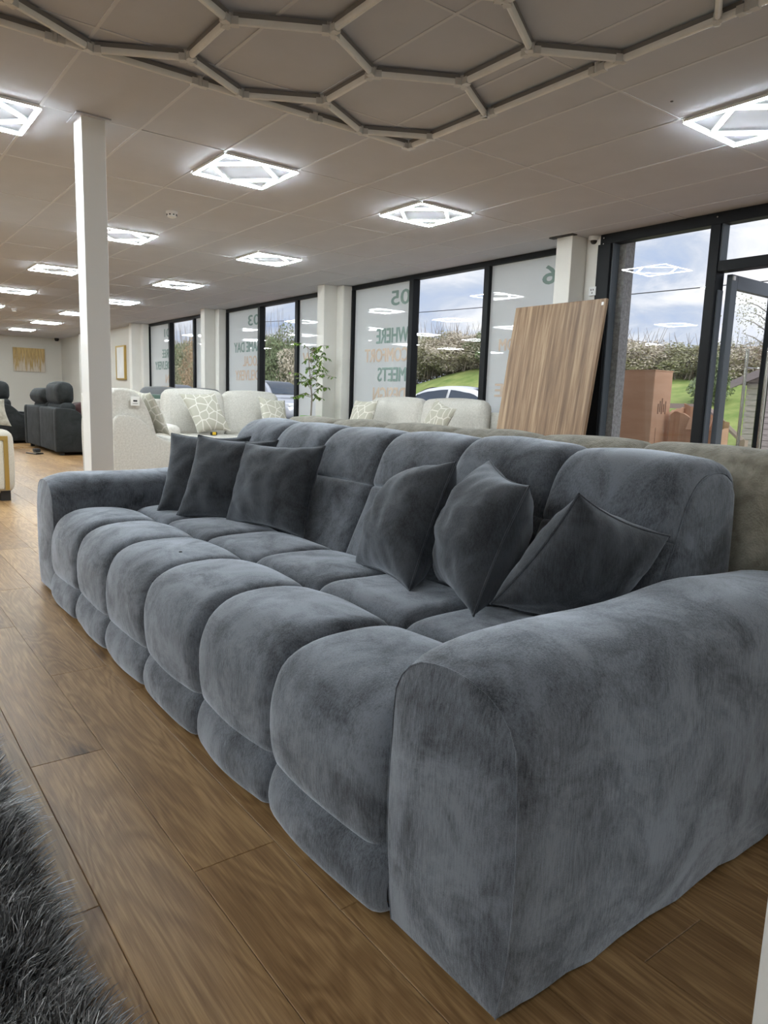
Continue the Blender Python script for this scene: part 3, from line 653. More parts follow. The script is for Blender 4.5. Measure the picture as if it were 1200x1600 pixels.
# ---- cars
def car(label, loc, rz, paint, suv=False):
    t = thing('parked_car', label, 'car', loc, rz, None)
    Lh = 2.2; roof = 1.60 if suv else 1.43; belt = 1.02 if suv else .97; W = .90
    # body stations along x (front +x): x, z_low, z_top, half width
    st = [(-2.2, .42, .72, .70), (-2.12, .30, .90, .80), (-1.7, .26, belt+.06, .87), (-1.2, .25, belt+.05, W), (0, .24, belt+.02, W), (.9, .25, belt, W), (1.25, .25, belt-.02, .89), (1.75, .27, belt-.10, .86), (2.08, .32, belt-.20, .78), (2.2, .42, belt-.34, .64)]
    rows = []
    for x, a, b, wd in st:
        r = [(x, -wd*.86, a), (x, -wd*.97, a+.1), (x, -wd, (a+b)/2), (x, -wd*.97, b-.09), (x, -wd*.86, b), (x, -wd*.4, b+.035), (x, wd*.4, b+.035), (x, wd*.86, b), (x, wd*.97, b-.09), (x, wd, (a+b)/2), (x, wd*.97, a+.1), (x, wd*.86, a), (x, -wd*.86, a)]
        rows.append(r)
    mb = MB().grid(rows); n = len(rows[0])-1
    mb.add(rows[0][:n], [tuple(range(n))]); mb.add(rows[-1][:n], [tuple(range(n))])
    o = obj('body', mb, paint, t, local=True, angle=60)
    md = o.modifiers.new('s', 'SUBSURF'); md.levels = md.render_levels = 1
    xr0, xr1 = (-1.9, -1.35) if suv else (-1.75, -.85)      # rear glass bottom, top
    xf1, xf0 = .25, 1.1                                      # windscreen top, bottom
    wb, wt = .80, .60
    def zt(x):
        if x < xr1: t_ = (x-xr0)/(xr1-xr0); return belt + (roof-.05-belt)*math.sin(t_*PI/2)
        if x > xf1: t_ = (xf0-x)/(xf0-xf1); return belt-.02 + (roof-.04-belt+.02)*math.sin(t_*PI/2)**.9
        t_ = (x-xr1)/(xf1-xr1); return roof-.05+.01*t_ + .055*math.sin(t_*PI)
    rows = []
    for x in np.r_[np.linspace(xr0, xr1, 6), np.linspace(xr1, xf1, 7)[1:-1], np.linspace(xf1, xf0, 7)]:
        z = max(zt(x), belt); f = (z-belt)/(roof-belt); w1 = wb+(wt-wb)*f
        rows.append([(x, -wb, belt-.03), (x, -w1, z-.05*f), (x, -w1*.86, z-.008*f), (x, 0, z+.012*f), (x, w1*.86, z-.008*f), (x, w1, z-.05*f), (x, wb, belt-.03)])
    obj('cabin', MB().grid(rows), paint, t, local=True, angle=50)
    def yside(z): return wb+(wt-wb)*max(0, (z-belt)/(roof-belt))
    for s in (-1, 1):
        for x0_, x1_ in ((xr0+.32, -.38), (-.30, xf0-.28)):
            lo_ = [(x, s*(yside(belt+.03)+.012), belt+.03) for x in np.linspace(x0_, x1_, 8)]
            hi_ = [(min(max(x, xr0+.42), xf0-.5), s*(yside(zt(x)-.10)+.012), max(belt+.06, zt(min(max(x, xr0+.42), xf0-.5))-.10)) for x in np.linspace(x0_, x1_, 8)]
            obj('side_window', MB().grid([lo_, hi_]), 'car_glass', t, local=True)
    for xa, xb, nm in ((xf0-.10, xf1+.08, 'windscreen'), (xr0+.08, xr1-.06, 'rear_window')):
        rows = []
        for q_ in np.linspace(0, 1, 6):
            x = xa+(xb-xa)*q_; z = zt(x); f = (z-belt)/(roof-belt); w1 = (wb+(wt-wb)*f)*.82
            rows.append([(x + (.02 if xa > 0 else -.02), yy, z + .012*(1-abs(yy)/w1*.9)+.012) for yy in np.linspace(-w1, w1, 7)])
        obj(nm, MB().grid(rows), 'car_glass', t, local=True)
    for s in (-1, 1):
        obj('door_mirror', MB().rbox((.75, s*(W+.06), belt+.06), (.12, .16, .12), .04), paint, t, local=True)
        obj('headlamp', MB().rbox((1.98, s*.58, belt-.24), (.3, .3, .13), .05), 'headlamp', t, local=True)
        obj('tail_lamp', MB().rbox((-2.1, s*.62, belt-.1), (.18, .26, .16), .05), 'tail_red', t, local=True)
        for x in (-1.33, 1.36):
            R = .335
            def ring(pr): 
                m_ = MB().lathe(pr, 28); m_.v = [(v[0], v[2], v[1]) for v in m_.v]; return m_
            mb = ring([(R*.62, -.10), (R*.97, -.10), (R, -.07), (R, .07), (R*.97, .10), (R*.62, .10)]); mb.v = [(x+a, s*.80+b, R+c_-.0) for a, b, c_ in mb.v]
            wh = obj('wheel', mb, 'tyre', t, local=True)
            hub = MB()
            for q in range(5):
                an = 2*PI*q/5
                hub.tube([(x, s*.89, R), (x+math.cos(an)*R*.66, s*.88, R+math.sin(an)*R*.66)], .025, 5)
            hub.tube([(x+math.cos(b_)*R*.66, s*.885, R+math.sin(b_)*R*.66) for b_ in np.linspace(0, 2*PI, 25)], .016, 5, cap=False)
            obj('rim', hub, 'rim', wh, local=True)
    obj('grille', MB().rbox((2.17, 0, .55), (.08, .7, .16), .03), 'black_plastic', t, local=True)
    return t
car('white saloon car parked outside the middle clear window', (12.4, 13.5, -.035), math.radians(98), 'car_white')
car('silver blue car with spoked wheel parked behind the ficus tree', (12.45, 23.3, -.035), math.radians(-84), 'car_silver', True)
car('pale silver car parked outside the farthest clear window', (11.6, 30.6, -.035), math.radians(-80), 'car_silver')
car('dark blue car parked beyond the farthest window', (12.6, 38.6, -.035), math.radians(92), 'car_white', True)

# ============================================================ CEILING FITTINGS
def led_square(label=None):
    t = thing('led_panel_light', 'x', 'ceiling light', (0, 0, 0), 0, 'square LED tube lights on the ceiling')
    s, zz = .30, -.020
    C4 = [(-s+.012, -s+.012), (s-.012, -s+.012), (s-.012, s-.012), (-s+.012, s-.012)]; Mi = [(0, -s+.02), (s-.02, 0), (0, s-.02), (-s+.02, 0)]
    for L in (C4, Mi):
        for k in range(4):
            a, b = Vector((*L[k], zz)), Vector((*L[(k+1) % 4], zz))
            mb = MB(); dd = (b-a).normalized(); nn = Vector((-dd.y, dd.x, 0))
            pr = [(-.011, .003), (-.010, -.001), (-.005, -.004), (.005, -.004), (.010, -.001), (.011, .003)]
            rows = [[a + nn*u + Vector((0, 0, v)) for u, v in pr+pr[:1]], [b + nn*u + Vector((0, 0, v)) for u, v in pr+pr[:1]]]
            obj('led_tube', mb.grid(rows), 'tube_on', t, local=True)
    for L in (C4, Mi):
        for k in range(4):
            a, b = Vector((*L[k], 0)), Vector((*L[(k+1) % 4], 0)); dd = (b-a).normalized(); nn = Vector((-dd.y, dd.x, 0))*.0135
            obj('tube_base', MB().add([p+Vector((0, 0, z)) for z in (-.0185, -.002) for p in (a-nn, b-nn, b+nn, a+nn)], [(0,1,2,3),(7,6,5,4),(0,4,5,1),(1,5,6,2),(2,6,7,3),(3,7,4,0)]), 'white_plastic', t, smooth=False, local=True)
    return t
lp = led_square(); first = True
ORD = ['zeroth', 'first', 'second', 'third', 'fourth', 'fifth', 'sixth', 'seventh', 'eighth', 'ninth']
LX = [.81 - 1.797*3, .81-1.797*2, .81-1.797, .81, 2.60, 4.397]; LY = [2.305 + 3.005*k for k in range(-2, 8)]
who = {(4.397, 0): 'by the entrance glazing near the hexagon frame', (4.397, 1): 'between the entrance pier and the hexagon frame', (2.60, 1): 'between the white column and the hexagon frame', (.81, 1): 'just beside the head of the white column'}
for x in LX:
    for k, y in enumerate(LY):
        kk = k-2
        if x < 3.3 and y < 4.1 and x > -1.5: continue                # the hexagon frame is there
        if x < .5 and kk not in (-2, -1, 0, 1, 2, 3, 4, 5): continue
        t = lp if first else copy_tree(lp); first = False
        t.location = (x, y, CEIL-.004)
        if (x, kk) in who: t['label'] = 'glowing square LED light with inner diamond ' + who[(x, kk)]
        elif x > 4 and kk > 0: t['label'] = ORD[kk] + ' square LED light from the entrance in the row nearest the windows'
        elif x > 2 and kk > 0: t['label'] = ORD[kk] + ' square LED light from the hexagon frame in the smoke detector row'
        elif x > .5 and kk > 0: t['label'] = ORD[kk] + ' square LED light in the row that begins at the column head'
        else: t['label'] = 'glowing square LED light on the ceiling over the unseen aisle side'

# hexagon frame of unlit tubes
hx = thing('hexagon_light_frame', 'large unlit grey honeycomb LED tube frame fixed under the ceiling', 'ceiling light', (1.5, 2, CEIL))
HZ = CEIL-.036; q = 1.7*.98
HA, HR = .2425, .28
edges = {}
def hv(x, y): return (round(x+1e-6, 2), round(y+1e-6, 2))
XM, YM, XL, YL = 1.8775, 2.385, -.305, .14
for row in range(5):
    cy = 2.10-.42*row
    for ci in range(-1, 6):
        cx = .18 + .485*ci - (.2425 if row % 2 else 0)
        vs = [(cx, cy+HR), (cx+HA, cy+HR/2), (cx+HA, cy-HR/2), (cx, cy-HR), (cx-HA, cy-HR/2), (cx-HA, cy+HR/2)]
        for k in range(6):
            a, b = vs[k], vs[(k+1) % 6]
            if max(a[0], b[0]) > XM+.01 or min(a[0], b[0]) < XL-.01: continue
            if abs(a[0]-XM) < .01 and abs(b[0]-XM) < .01: continue
            edges[tuple(sorted((hv(*a), hv(*b))))] = 1
edges = list(edges)
bx_ = [XL + i*(XM-XL)/5 for i in range(6)]; by_ = [YL + i*(YM-YL)/5 for i in range(6)]
border = [((bx_[i], YM), (bx_[i+1], YM)) for i in range(5)] + [((XM, by_[i]), (XM, by_[i+1])) for i in range(5)] + [((bx_[i], YL), (bx_[i+1], YL)) for i in range(5)] + [((XL, by_[i]), (XL, by_[i+1])) for i in range(5)]
nodes = {}
def htube(a, b):
    a, b = Vector((a[0]*q, a[1]*q, HZ)), Vector((b[0]*q, b[1]*q, HZ)); L = (b-a).length; dd = (b-a).normalized(); nn = Vector((-dd.y, dd.x, 0))
    a2, b2 = a+dd*.022, b-dd*.022
    pr = [(-.015, .006)] + [(.015*math.cos(math.radians(t)), -.002+.020*math.sin(math.radians(t))) for t in (180, 205, 235, 270, 305, 335, 360)] + [(.015, .006)]
    mb = MB().grid([[p + nn*u + Vector((0, 0, v)) for u, v in pr+pr[:1]] for p in (a2, b2)]); n = len(pr)
    mb.add([a2+nn*u+Vector((0, 0, v)) for u, v in pr], [tuple(range(n))]); mb.add([b2+nn*u+Vector((0, 0, v)) for u, v in pr], [tuple(range(n))])
    tb = obj('tube', mb, 'tube_off', hx, angle=30)
    mb = MB().add([p+nn*s*.016+Vector((0, 0, z)) for z in (.006, .027) for p, s in ((a2, -1), (b2, -1), (b2, 1), (a2, 1))], [(0,1,2,3),(7,6,5,4),(0,4,5,1),(1,5,6,2),(2,6,7,3),(3,7,4,0)])
    obj('tube_channel', mb, 'tube_base', hx, smooth=False)
    for p in (a, b): nodes.setdefault((round(p.x, 2), round(p.y, 2)), []).append((p, dd if p is a else -dd))
for a, b in edges + border: htube(a, b)
for k, L in nodes.items():
    mb = MB(); p = L[0][0]
    mb.lathe([(.0, -.026), (.016, -.024), (.019, -.012), (.019, .024), (0, .026)], 10, (p.x, p.y, p.z))
    for _, dd in L:
        nn = Vector((-dd.y, dd.x, 0)); c0, c1 = p+dd*.012, p+dd*.045
        mb.add([pp+nn*s*.0185+Vector((0, 0, z)) for z in (-.0235, .010) for pp, s in ((c0, -1), (c1, -1), (c1, 1), (c0, 1))], [(0,1,2,3),(7,6,5,4),(0,4,5,1),(1,5,6,2),(2,6,7,3),(3,7,4,0)])
    obj('connector', mb, 'clip', hx, smooth=False)

obj('ceiling_hole', MB().lathe([(0, CEIL-.0022), (.009, CEIL-.0022), (.009, CEIL)], 10, (3.83, 2.51, 0)), 'black_plastic', ce)
# smoke detectors, dome camera, sockets
def detector(x, y, label):
    t = thing('smoke_detector', label, 'smoke detector', (x, y, CEIL))
    obj('base', MB().lathe([(0, -.002), (.055, -.002), (.055, -.018), (.05, -.02), (0, -.02)], 24), 'white_plastic', t, local=True)
    obj('chamber', MB().lathe([(0, -.02), (.042, -.02), (.046, -.032), (.040, -.052), (.02, -.06), (0, -.06)], 24), 'white_plastic', t, local=True)
    for k in range(8):
        a = 2*PI*k/8; obj('vent', MB().rbox((.044*math.cos(a), .044*math.sin(a), -.034), (.014, .014, .012), .003, k=3), 'black_plastic', t, local=True)
detector(2.646, 6.95, 'round white smoke detector between two square lights near the column')
detector(3.2, 17.7, 'small white smoke detector far down the ceiling near the back')
t = thing('dome_camera', 'small white dome security camera under the ceiling beside the entrance', 'camera', (6.19, 4.80, CEIL))
obj('housing', MB().lathe([(0, -.004), (.055, -.004), (.055, -.03), (.045, -.045), (0, -.045)], 24), 'white_plastic', t, local=True)
obj('dome', MB().lathe([(.034, -.045), (.032, -.06), (.02, -.075), (0, -.08)], 20), 'black_plastic', t, local=True)
t = thing('dome_camera', 'tiny dome camera on the ceiling beside the pier between the far windows', 'camera', (6.1, 14.35, CEIL))
obj('housing', MB().lathe([(0, -.004), (.055, -.004), (.055, -.03), (.045, -.045), (0, -.045)], 20), 'white_plastic', t, local=True)
t = thing('dome_camera', 'small dark ceiling camera in the far corner of the back wall', 'camera', (6.0, 26.3, CEIL))
obj('housing', MB().lathe([(0, -.004), (.07, -.004), (.07, -.06), (.045, -.1), (0, -.1)], 20), 'black_plastic', t, local=True)
t = thing('wall_socket', 'white fused wall socket on the pier beside the entrance frame', 'socket', (6.185, 4.76, 2.158))
obj('back_box', B(6.165, 6.199, 4.715, 4.80, 2.115, 2.20), 'white_plastic', t, smooth=False, bevel=.004)
for yy, zz in ((4.745, 2.17), (4.77, 2.17), (4.757, 2.14)): obj('slot', B(6.162, 6.166, yy-.004, yy+.004, zz-.008, zz+.008), 'black_plastic', t, smooth=False)
t = thing('wall_socket', 'white wall socket low on the pier behind the leaning wood panel', 'socket', (6.185, 4.74, 1.235))
obj('back_box', B(6.165, 6.199, 4.70, 4.79, 1.19, 1.28), 'white_plastic', t, smooth=False, bevel=.004)

# wall pictures
t = thing('canvas_picture', 'wide gold and beige canvas of birch trees on the back wall', 'picture', (5.18, 26.6, 1.55))
obj('canvas', B(4.70, 5.66, 26.54, 26.575, 1.56, 2.33), 'canvas_trees', t, smooth=False); obj('stretcher', B(4.705, 5.655, 26.575, 26.6, 1.565, 2.325), 'canvas_edge', t, smooth=False)
t = thing('framed_picture', 'tall pale picture in a thin gold frame on the right wall', 'picture', (6.18, 20.0, 1.34))
obj('picture_panel', B(6.155, 6.18, 19.70, 20.36, 1.36, 2.18), 'canvas_pale', t, smooth=False)
for b in ((6.14, 6.198, 19.66, 19.70, 1.32, 2.22), (6.14, 6.198, 20.36, 20.40, 1.32, 2.22), (6.14, 6.198, 19.70, 20.36, 1.32, 1.36), (6.14, 6.198, 19.70, 20.36, 2.18, 2.22)): obj('frame_strip', B(*b), 'gold', t, smooth=False)

# ============================================================ THE GREY SOFA
sofa = thing('grey_velvet_sofa', 'long slate grey velvet sofa with puffed channel seat and rounded arms', 'sofa', (1.4, 2.3, 0))
NB = 6; YB = [.998 + .4385*k for k in range(NB+1)]
def edgef(u, L, r):
    dd = min(u, 1-u)*L
    return math.sqrt(max(0, 1-(1-min(dd/r, 1))**2))
def channel(path, y0, y1, depth, rs=.07, rt=.075, ns=44, nt_=26, seed=0, crown=.012, end0=None, end1=None, wr_=0):
    """puffed upholstery panel: an XZ path (outer line), swept y0..y1, sinking to its seams"""
    P = spline(path, ns); T = np.gradient(P, axis=0); T /= np.linalg.norm(T, axis=1)[:, None]
    Nn = np.stack([-T[:, 1], T[:, 0]], 1)           # outward for a path that runs front-bottom -> top -> back
    L = np.linalg.norm(np.diff(P, axis=0), axis=1).sum(); W = y1-y0; rows = []
    ts = .5-.5*np.cos(np.linspace(0, PI, nt_)); ss = .5-.5*np.cos(np.linspace(0, PI, ns))
    for s in ss:
        p = np.array([np.interp(s, np.linspace(0, 1, ns), P[:, k]) for k in (0, 1)]); n = np.array([np.interp(s, np.linspace(0, 1, ns), Nn[:, k]) for k in (0, 1)]); n /= np.linalg.norm(n)
        es = edgef(s, L, rs)
        if end0 is not None and s < .5: es = max(es, end0)
        if end1 is not None and s > .5: es = max(es, end1)
        row = []
        for t in ts:
            y = y0+W*t; e = es*edgef(t, W, rt)
            nz_ = mnoise.noise(Vector((p[0]*5+seed*3.1, y*5, p[1]*5)))*.006*e
            # gathers fanning out of the side seams
            g = wr_*math.sin(s*L*170+seed)*math.exp(-min(t, 1-t)*W/.030)*e*max(0, mnoise.noise(Vector((s*9, t*2, seed))))
            off = -depth*(1-e) + crown*e*(1-(2*t-1)**2) + nz_ + g
            row.append((p[0]+n[0]*off, y, p[1]+n[1]*off))
        rows.append(row)
    return MB().grid(rows)
for k in range(NB):
    a, b = YB[k], YB[k+1]
    jig = lambda s: random.uniform(-s, s)
    fj, tj = jig(.006), jig(.005)
    # seat front: waterfall panel from the low seam over the front edge to the mid seam
    obj('seat_channel', channel([(.787+fj, .122), (.769+fj, .17), (.762+fj, .25), (.768+fj, .32), (.80+fj, .388), (.87, .428+tj), (.97, .438+tj), (1.08, .43), (1.155, .405)], a, b, .034, rs=.032, rt=.048, seed=k, crown=.012, wr_=.006), 'velvet', sofa)
    obj('front_panel', channel([(.788, .002), (.764, .022), (.757, .07), (.772, .122), (.81, .165)], a-(.02 if k == 0 else 0), b+(.02 if k == NB-1 else 0), .024, rs=.02, rt=.042, ns=24, seed=k+10, wr_=.004, end1=.55), 'velvet', sofa)
    obj('seat_pad', channel([(1.15, .405), (1.22, .428+tj), (1.36, .43), (1.47, .422), (1.56, .395)], a, b, .03, rs=.045, rt=.05, ns=30, seed=k+20, crown=.01), 'velvet', sofa)
    obj('lower_back_channel', channel([(1.54, .37), (1.582, .46), (1.632, .57), (1.678, .672)], a, b, .036, rs=.022, rt=.05, ns=26, seed=k+30, end0=.8, crown=.01), 'velvet', sofa)
    obj('upper_back_channel', channel([(1.676, .664), (1.702, .74), (1.74, .815+tj), (1.81, .865+tj), (1.90, .872+tj), (1.98, .845), (2.01, .78), (2.012, .60)], a, b, .036, rs=.022, rt=.05, ns=44, seed=k+40, end1=.8, crown=.012), 'velvet', sofa)
# core under the puffs
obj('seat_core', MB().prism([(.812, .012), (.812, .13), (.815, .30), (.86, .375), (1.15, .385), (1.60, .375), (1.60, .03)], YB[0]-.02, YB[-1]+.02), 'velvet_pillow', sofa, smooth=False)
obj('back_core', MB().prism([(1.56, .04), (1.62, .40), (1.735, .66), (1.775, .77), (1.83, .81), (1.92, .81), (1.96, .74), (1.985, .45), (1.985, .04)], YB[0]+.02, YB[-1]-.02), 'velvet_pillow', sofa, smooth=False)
# back end panels with their outline seam
for yy, s in ((YB[0], -1), (YB[-1], 1)):
    outl = spline([(1.585, .36), (1.617, .46), (1.665, .57), (1.709, .66), (1.735, .73), (1.77, .79), (1.826, .828), (1.90, .836), (1.955, .815), (1.975, .77), (1.98, .6), (1.98, .05)], 48)
    cxm, czm = 1.86, .5; rows = []
    for q_ in (1.0, .985, .95, .8, .5, .2, .0):
        bul = .030*math.sqrt(max(0, 1-q_**6))
        rows.append([(cxm+(x-cxm)*q_, yy + s*(bul-.004), czm+(z-czm)*q_) for x, z in outl])
    rows.insert(0, [(x, yy-s*.06, z) for x, z in outl])
    obj('back_end', MB().grid(rows), 'velvet', sofa, angle=0)
    obj('piping', MB().tube([(x, yy+s*.002, z) for x, z in outl], .0013, 6), 'velvet', sofa)
# arms
def arm(y0, y1, near):
    W = y1-y0; X0, X1 = .787, 2.03; Hh = .588
    nseg = 40
    def section(inset, drop, swell):
        a, b = y0+inset, y1-inset; H = Hh-drop; r = .105
        pts = [(a+.012, .012), (a-swell*.5, .12), (a-swell, .30)]
        pts += [(a+r+r*math.cos(math.radians(t))*1.0, H-r+r*math.sin(math.radians(t))) for t in (180, 160, 140, 120, 100)]
        pts += [((a+b)/2, H+.006)]
        pts += [(b-r+r*math.cos(math.radians(t)), H-r+r*math.sin(math.radians(t))) for t in (80, 60, 40, 20, 0)]
        pts += [(b+swell, .30), (b+swell*.5, .12), (b-.012, .012)]
        return spline(pts, nseg)
    rows = []; stations = [0, .006, .016, .03, .05, .08, .12, .17, .24, .32, .42, .52, .60, .68, .75, .82, .88, .94, 1.0, 1.06, 1.12, 1.17, 1.205, 1.23, X1-X0]
    for dx in stations:
        e = max(0, 1-dx/.14); drop = .034*e*e; inset = .006*max(0, 1-dx/.03)
        g = X1-X0-dx; e2 = max(0, 1-g/.12); drop += .05*e2*e2
        bump = .016*math.exp(-((dx-.80)/.16)**2)
        S_ = section(inset+.01*e2*e2, drop-bump, .008)
        rows.append([(X0+dx, yv + .004*mnoise.noise(Vector((dx*4, yv*4, zv*4+y0))), zv + (.004*math.sin(dx*21)+.004*math.sin(dx*47) if zv < .03 else 0) + .004*mnoise.noise(Vector((dx*5+9, yv*5, zv*3)))) for yv, zv in S_])
    body = MB().grid(rows)
    o = obj('arm', body, 'velvet', sofa, angle=0)
    front = rows[0]; cb = [tuple(np.array(front[-1])*(1-t)+np.array(front[0])*t) for t in np.linspace(0, 1, 9)]
    outline = front; front = front + cb[1:]; cy, cz = (y0+y1)/2, .28; frows = []
    for q_ in (1.0, .985, .96, .9, .75, .5, .25, 0.0):
        bul = .020*(1-q_**4)
        frows.append([(X0 - bul, cy+(p[1]-cy)*q_, cz+(p[2]-cz)*q_) for p in front])
    obj('arm_front', MB().grid(frows), 'velvet', o, angle=0)
    obj('piping', MB().tube([(p[0]-.001, p[1], p[2]) for p in outline], .0013, 6), 'velvet', o)
    back = rows[-1]
    obj('arm_back', MB().grid([[(X1+.01*(1-q_), cy+(p[1]-cy)*q_, cz+(p[2]-cz)*q_) for p in back] for q_ in (1., .9, .5, 0)]), 'velvet', o)
arm(.672, .988, True); arm(3.642, 3.975, False)
for x in (.92, 1.9):
    for y in (.80, 3.80): obj('leg', B(x-.03, x+.03, y-.03, y+.03, 0, .05), 'dark_leg', sofa, smooth=False)
    for y in (1.9, 2.8): obj('leg', B(x-.03, x+.03, y-.03, y+.03, 0, .05), 'dark_leg', sofa, smooth=False)
obj('price_dot', MB().lathe([(0, .4505), (.006, .4505), (.006, .4485)], 10, (.93, 2.40, 0)), 'tag_ink', sofa)

# ---- scatter pillows, each spanned between its four corners (top-left, top-right, bottom-right, bottom-left)
def pillow(label, C, thick, m='velvet_pillow', seed=0, group=None, n=34, pinch=.20, uvs=False, crease=.006, name='scatter_pillow', piping=True):
    C = [Vector(c) for c in C]; cen = sum(C, Vector())/4; nrm = (C[1]-C[0]).cross(C[3]-C[0]).normalized()
    if nrm.dot(Vector((0, 0, 1.0))-cen) < 0: nrm = -nrm
    t = thing(name, label, 'pillow', tuple((C[2]+C[3])/2), 0, group)
    us = .5-.5*np.cos(np.linspace(0, PI, n)); mb = MB(); edge = []
    def base(u, v):
        p = C[0].lerp(C[1], u).lerp(C[3].lerp(C[2], u), v)
        cu, cv = 2*u-1, 2*v-1
        sag = pinch*.5                                    # sides curve inwards between the pointed corners
        p = p + (C[0]-C[1])*.5*cu*sag*(1-cv*cv) + (C[0]-C[3])*.5*cv*sag*(1-cu*cu)
        return p
    for side in (1, -1):
        rows = []
        for v in us:
            row = []
            for u in us:
                cu, cv = 2*u-1, 2*v-1
                h = (max(0, 1-cu**2)**.48)*(max(0, 1-cv**2)**.48)
                h *= 1 + .10*mnoise.noise(Vector((u*3+seed, v*3, side)))
                k = crease*math.sin(16*math.atan2(cv, cu)+seed*2)*max(0, (math.hypot(cu, cv)-.55))*h**.3 + crease*2.2*mnoise.noise(Vector((u*6, v*6+seed, side*2)))*h
                row.append(base(u, v) + nrm*side*(thick*.5*h + k))
            rows.append(row)
        g0 = len(mb.v); mb.grid(rows)
    me = mb.mesh('cover')
    if uvs:
        ul = me.uv_layers.new(name='UVMap'); ax, ay = (C[1]-C[0]), (C[3]-C[0])
        for lp_ in me.loops:
            p = me.vertices[lp_.vertex_index].co - C[0]; ul.data[lp_.index].uv = (p.dot(ax)/ax.length_squared, p.dot(ay)/ay.length_squared)
    cv_ = obj('cover', me, m, t, angle=0)
    if piping:
        loop = [base(u, 0) for u in us] + [base(1, v) for v in us[1:]] + [base(u, 1) for u in us[::-1][1:]] + [base(0, v) for v in us[::-1][1:]]
        obj('seam_piping', MB().tube(loop, .0035, 5, cap=False), m if m != 'patchwork' else 'cream', t)
    return t
pg = 'scatter pillows on the grey sofa'
pillow('dark grey velvet pillow tucked beside the sofa arm by the white column', [(1.32, 3.508, .803), (1.62, 3.238, .802), (1.50, 3.215, .415), (1.20, 3.40, .425)], .18, seed=1, group=pg)
pillow('dark grey velvet pillow in the middle of the row of three upright pillows', [(1.36, 3.266, .808), (1.62, 2.957, .801), (1.50, 2.943, .42), (1.24, 3.252, .424)], .18, seed=2, group=pg)
pillow('dark grey velvet pillow fully in view, foremost of the three upright row', [(1.50, 3.056, .786), (1.64, 2.585, .80), (1.50, 2.513, .428), (1.38, 3.005, .435)], .18, seed=3, group=pg)
pillow('plump pointed dark grey pillow tilted against the sofa back beside a bare channel', [(1.66, 2.0, .753), (1.50, 1.619, .82), (1.32, 1.598, .445), (1.42, 2.021, .425)], .235, seed=4, group=pg)
pillow('creased dark grey pillow standing between two tilted pillows at the near arm', [(1.68, 1.652, .821), (1.45, 1.275, .787), (1.28, 1.286, .455), (1.50, 1.673, .435)], .25, seed=5, group=pg, crease=.008)
pillow('dark grey velvet pillow slumped against the big near sofa arm', [(1.36, 1.044, .80), (1.66, .985, .684), (1.60, 1.19, .42), (1.30, 1.247, .495)], .23, seed=6, group=pg)

# ============================================================ OTHER FURNITURE
# beige fluffy sofa standing back to back with the grey one
bs = thing('beige_plush_sofa', 'fluffy beige sofa standing back to back behind the grey velvet sofa', 'sofa', (2.5, 2.2, 0))
ys = [.40, .935, 1.42, 1.90, 2.38, 2.86, 3.34, 3.82]
for k in range(7):
    a, b = ys[k], ys[k+1]
    obj('upper_back', channel([(2.075, .50), (2.045, .62), (2.05, .78), (2.09, .86), (2.17, .886), (2.27, .87), (2.33, .80), (2.36, .66), (2.40, .45)], a, b, .035, rs=.05, rt=.05, ns=30, nt_=16, seed=k+60), 'fluffy_beige', bs)
    obj('lower_back', channel([(2.09, .05), (2.045, .16), (2.035, .34), (2.055, .46), (2.085, .505)], a, b, .035, rs=.06, rt=.05, ns=20, nt_=14, seed=k+70), 'fluffy_beige', bs)
    if k % 2 == 0: obj('seat_cushion', MB().rbox((2.72, (a+min(b+.48, 3.82))/2, .34), (.74, min(b+.48, 3.82)-a-.01, .2), .07, .02), 'fluffy_beige', bs)
obj('frame', B(2.11, 2.30, .43, 3.79, .05, .80), 'fluffy_beige', bs, smooth=False, bevel=.03)
obj('base', MB().rbox((2.65, 2.11, .16), (.9, 3.36, .2), .05), 'fluffy_beige', bs)
for yy in (.27, 3.95): obj('arm', MB().rbox((2.57, yy, .29), (1.02, .24, .50), .09, .02), 'fluffy_beige', bs)
for x in (2.2, 2.95):
    for y in (.35, 3.85): obj('leg', B(x-.03, x+.03, y-.03, y+.03, 0, .08), 'dark_leg', bs, smooth=False)

bs.location.x += .03
def simple_sofa(name, label, loc, rz, W, D, H, armH, armW, n, m, seatH=.44, legH=.07, group=None, back_r=.09):
    t = thing(name, label, 'sofa', loc, rz, group)
    obj('base', MB().rbox((0, 0, (legH+seatH-.14)/2+legH/2), (W-.02, D-.04, seatH-.14-legH), .04), m, t, local=True)
    iw = (W-2*armW)/n
    for k in range(n):
        x = -W/2+armW+iw*(k+.5)
        obj('seat_cushion', MB().rbox((x, -.10, seatH-.06), (iw-.008, D-.24, .16), .055, .02), m, t, local=True)
        bc = obj('back_cushion', MB().rbox((0, 0, 0), (iw-.012, .20, H-seatH+.06), back_r, .03), m, t, local=True)
        bc.location = (x, D/2-.27, (H+seatH)/2+.0); bc.rotation_euler[0] = -.16
    obj('back', MB().rbox((0, D/2-.10, (H-.10+legH)/2), (W-.06, .18, H-.10-legH), .06), m, t, local=True)
    for s in (-1, 1): obj('arm', MB().rbox((s*(W/2-armW/2), 0, (armH+legH)/2), (armW, D, armH-legH), min(.08, armW*.45), .015), m, t, local=True)
    for sx in (-1, 1):
        for sy in (-1, 1): obj('leg', MB().tube([(sx*(W/2-.08), sy*(D/2-.08), 0), (sx*(W/2-.08), sy*(D/2-.08), legH+.02)], [.018, .026], 10), 'dark_leg', t, local=True)
    return t
simple_sofa('cream_sofa', 'cream fabric sofa with two back cushions beyond the cream armchair', (4.33, 9.32, 0), 0, 2.05, .95, 1.02, .60, .16, 2, 'cream')
simple_sofa('cream_sofa', 'cream sofa under the middle window beside the leaning wood panel', (5.78, 7.10, 0), -PI/2, 2.72, .95, 1.0, .67, .24, 2, 'cream')
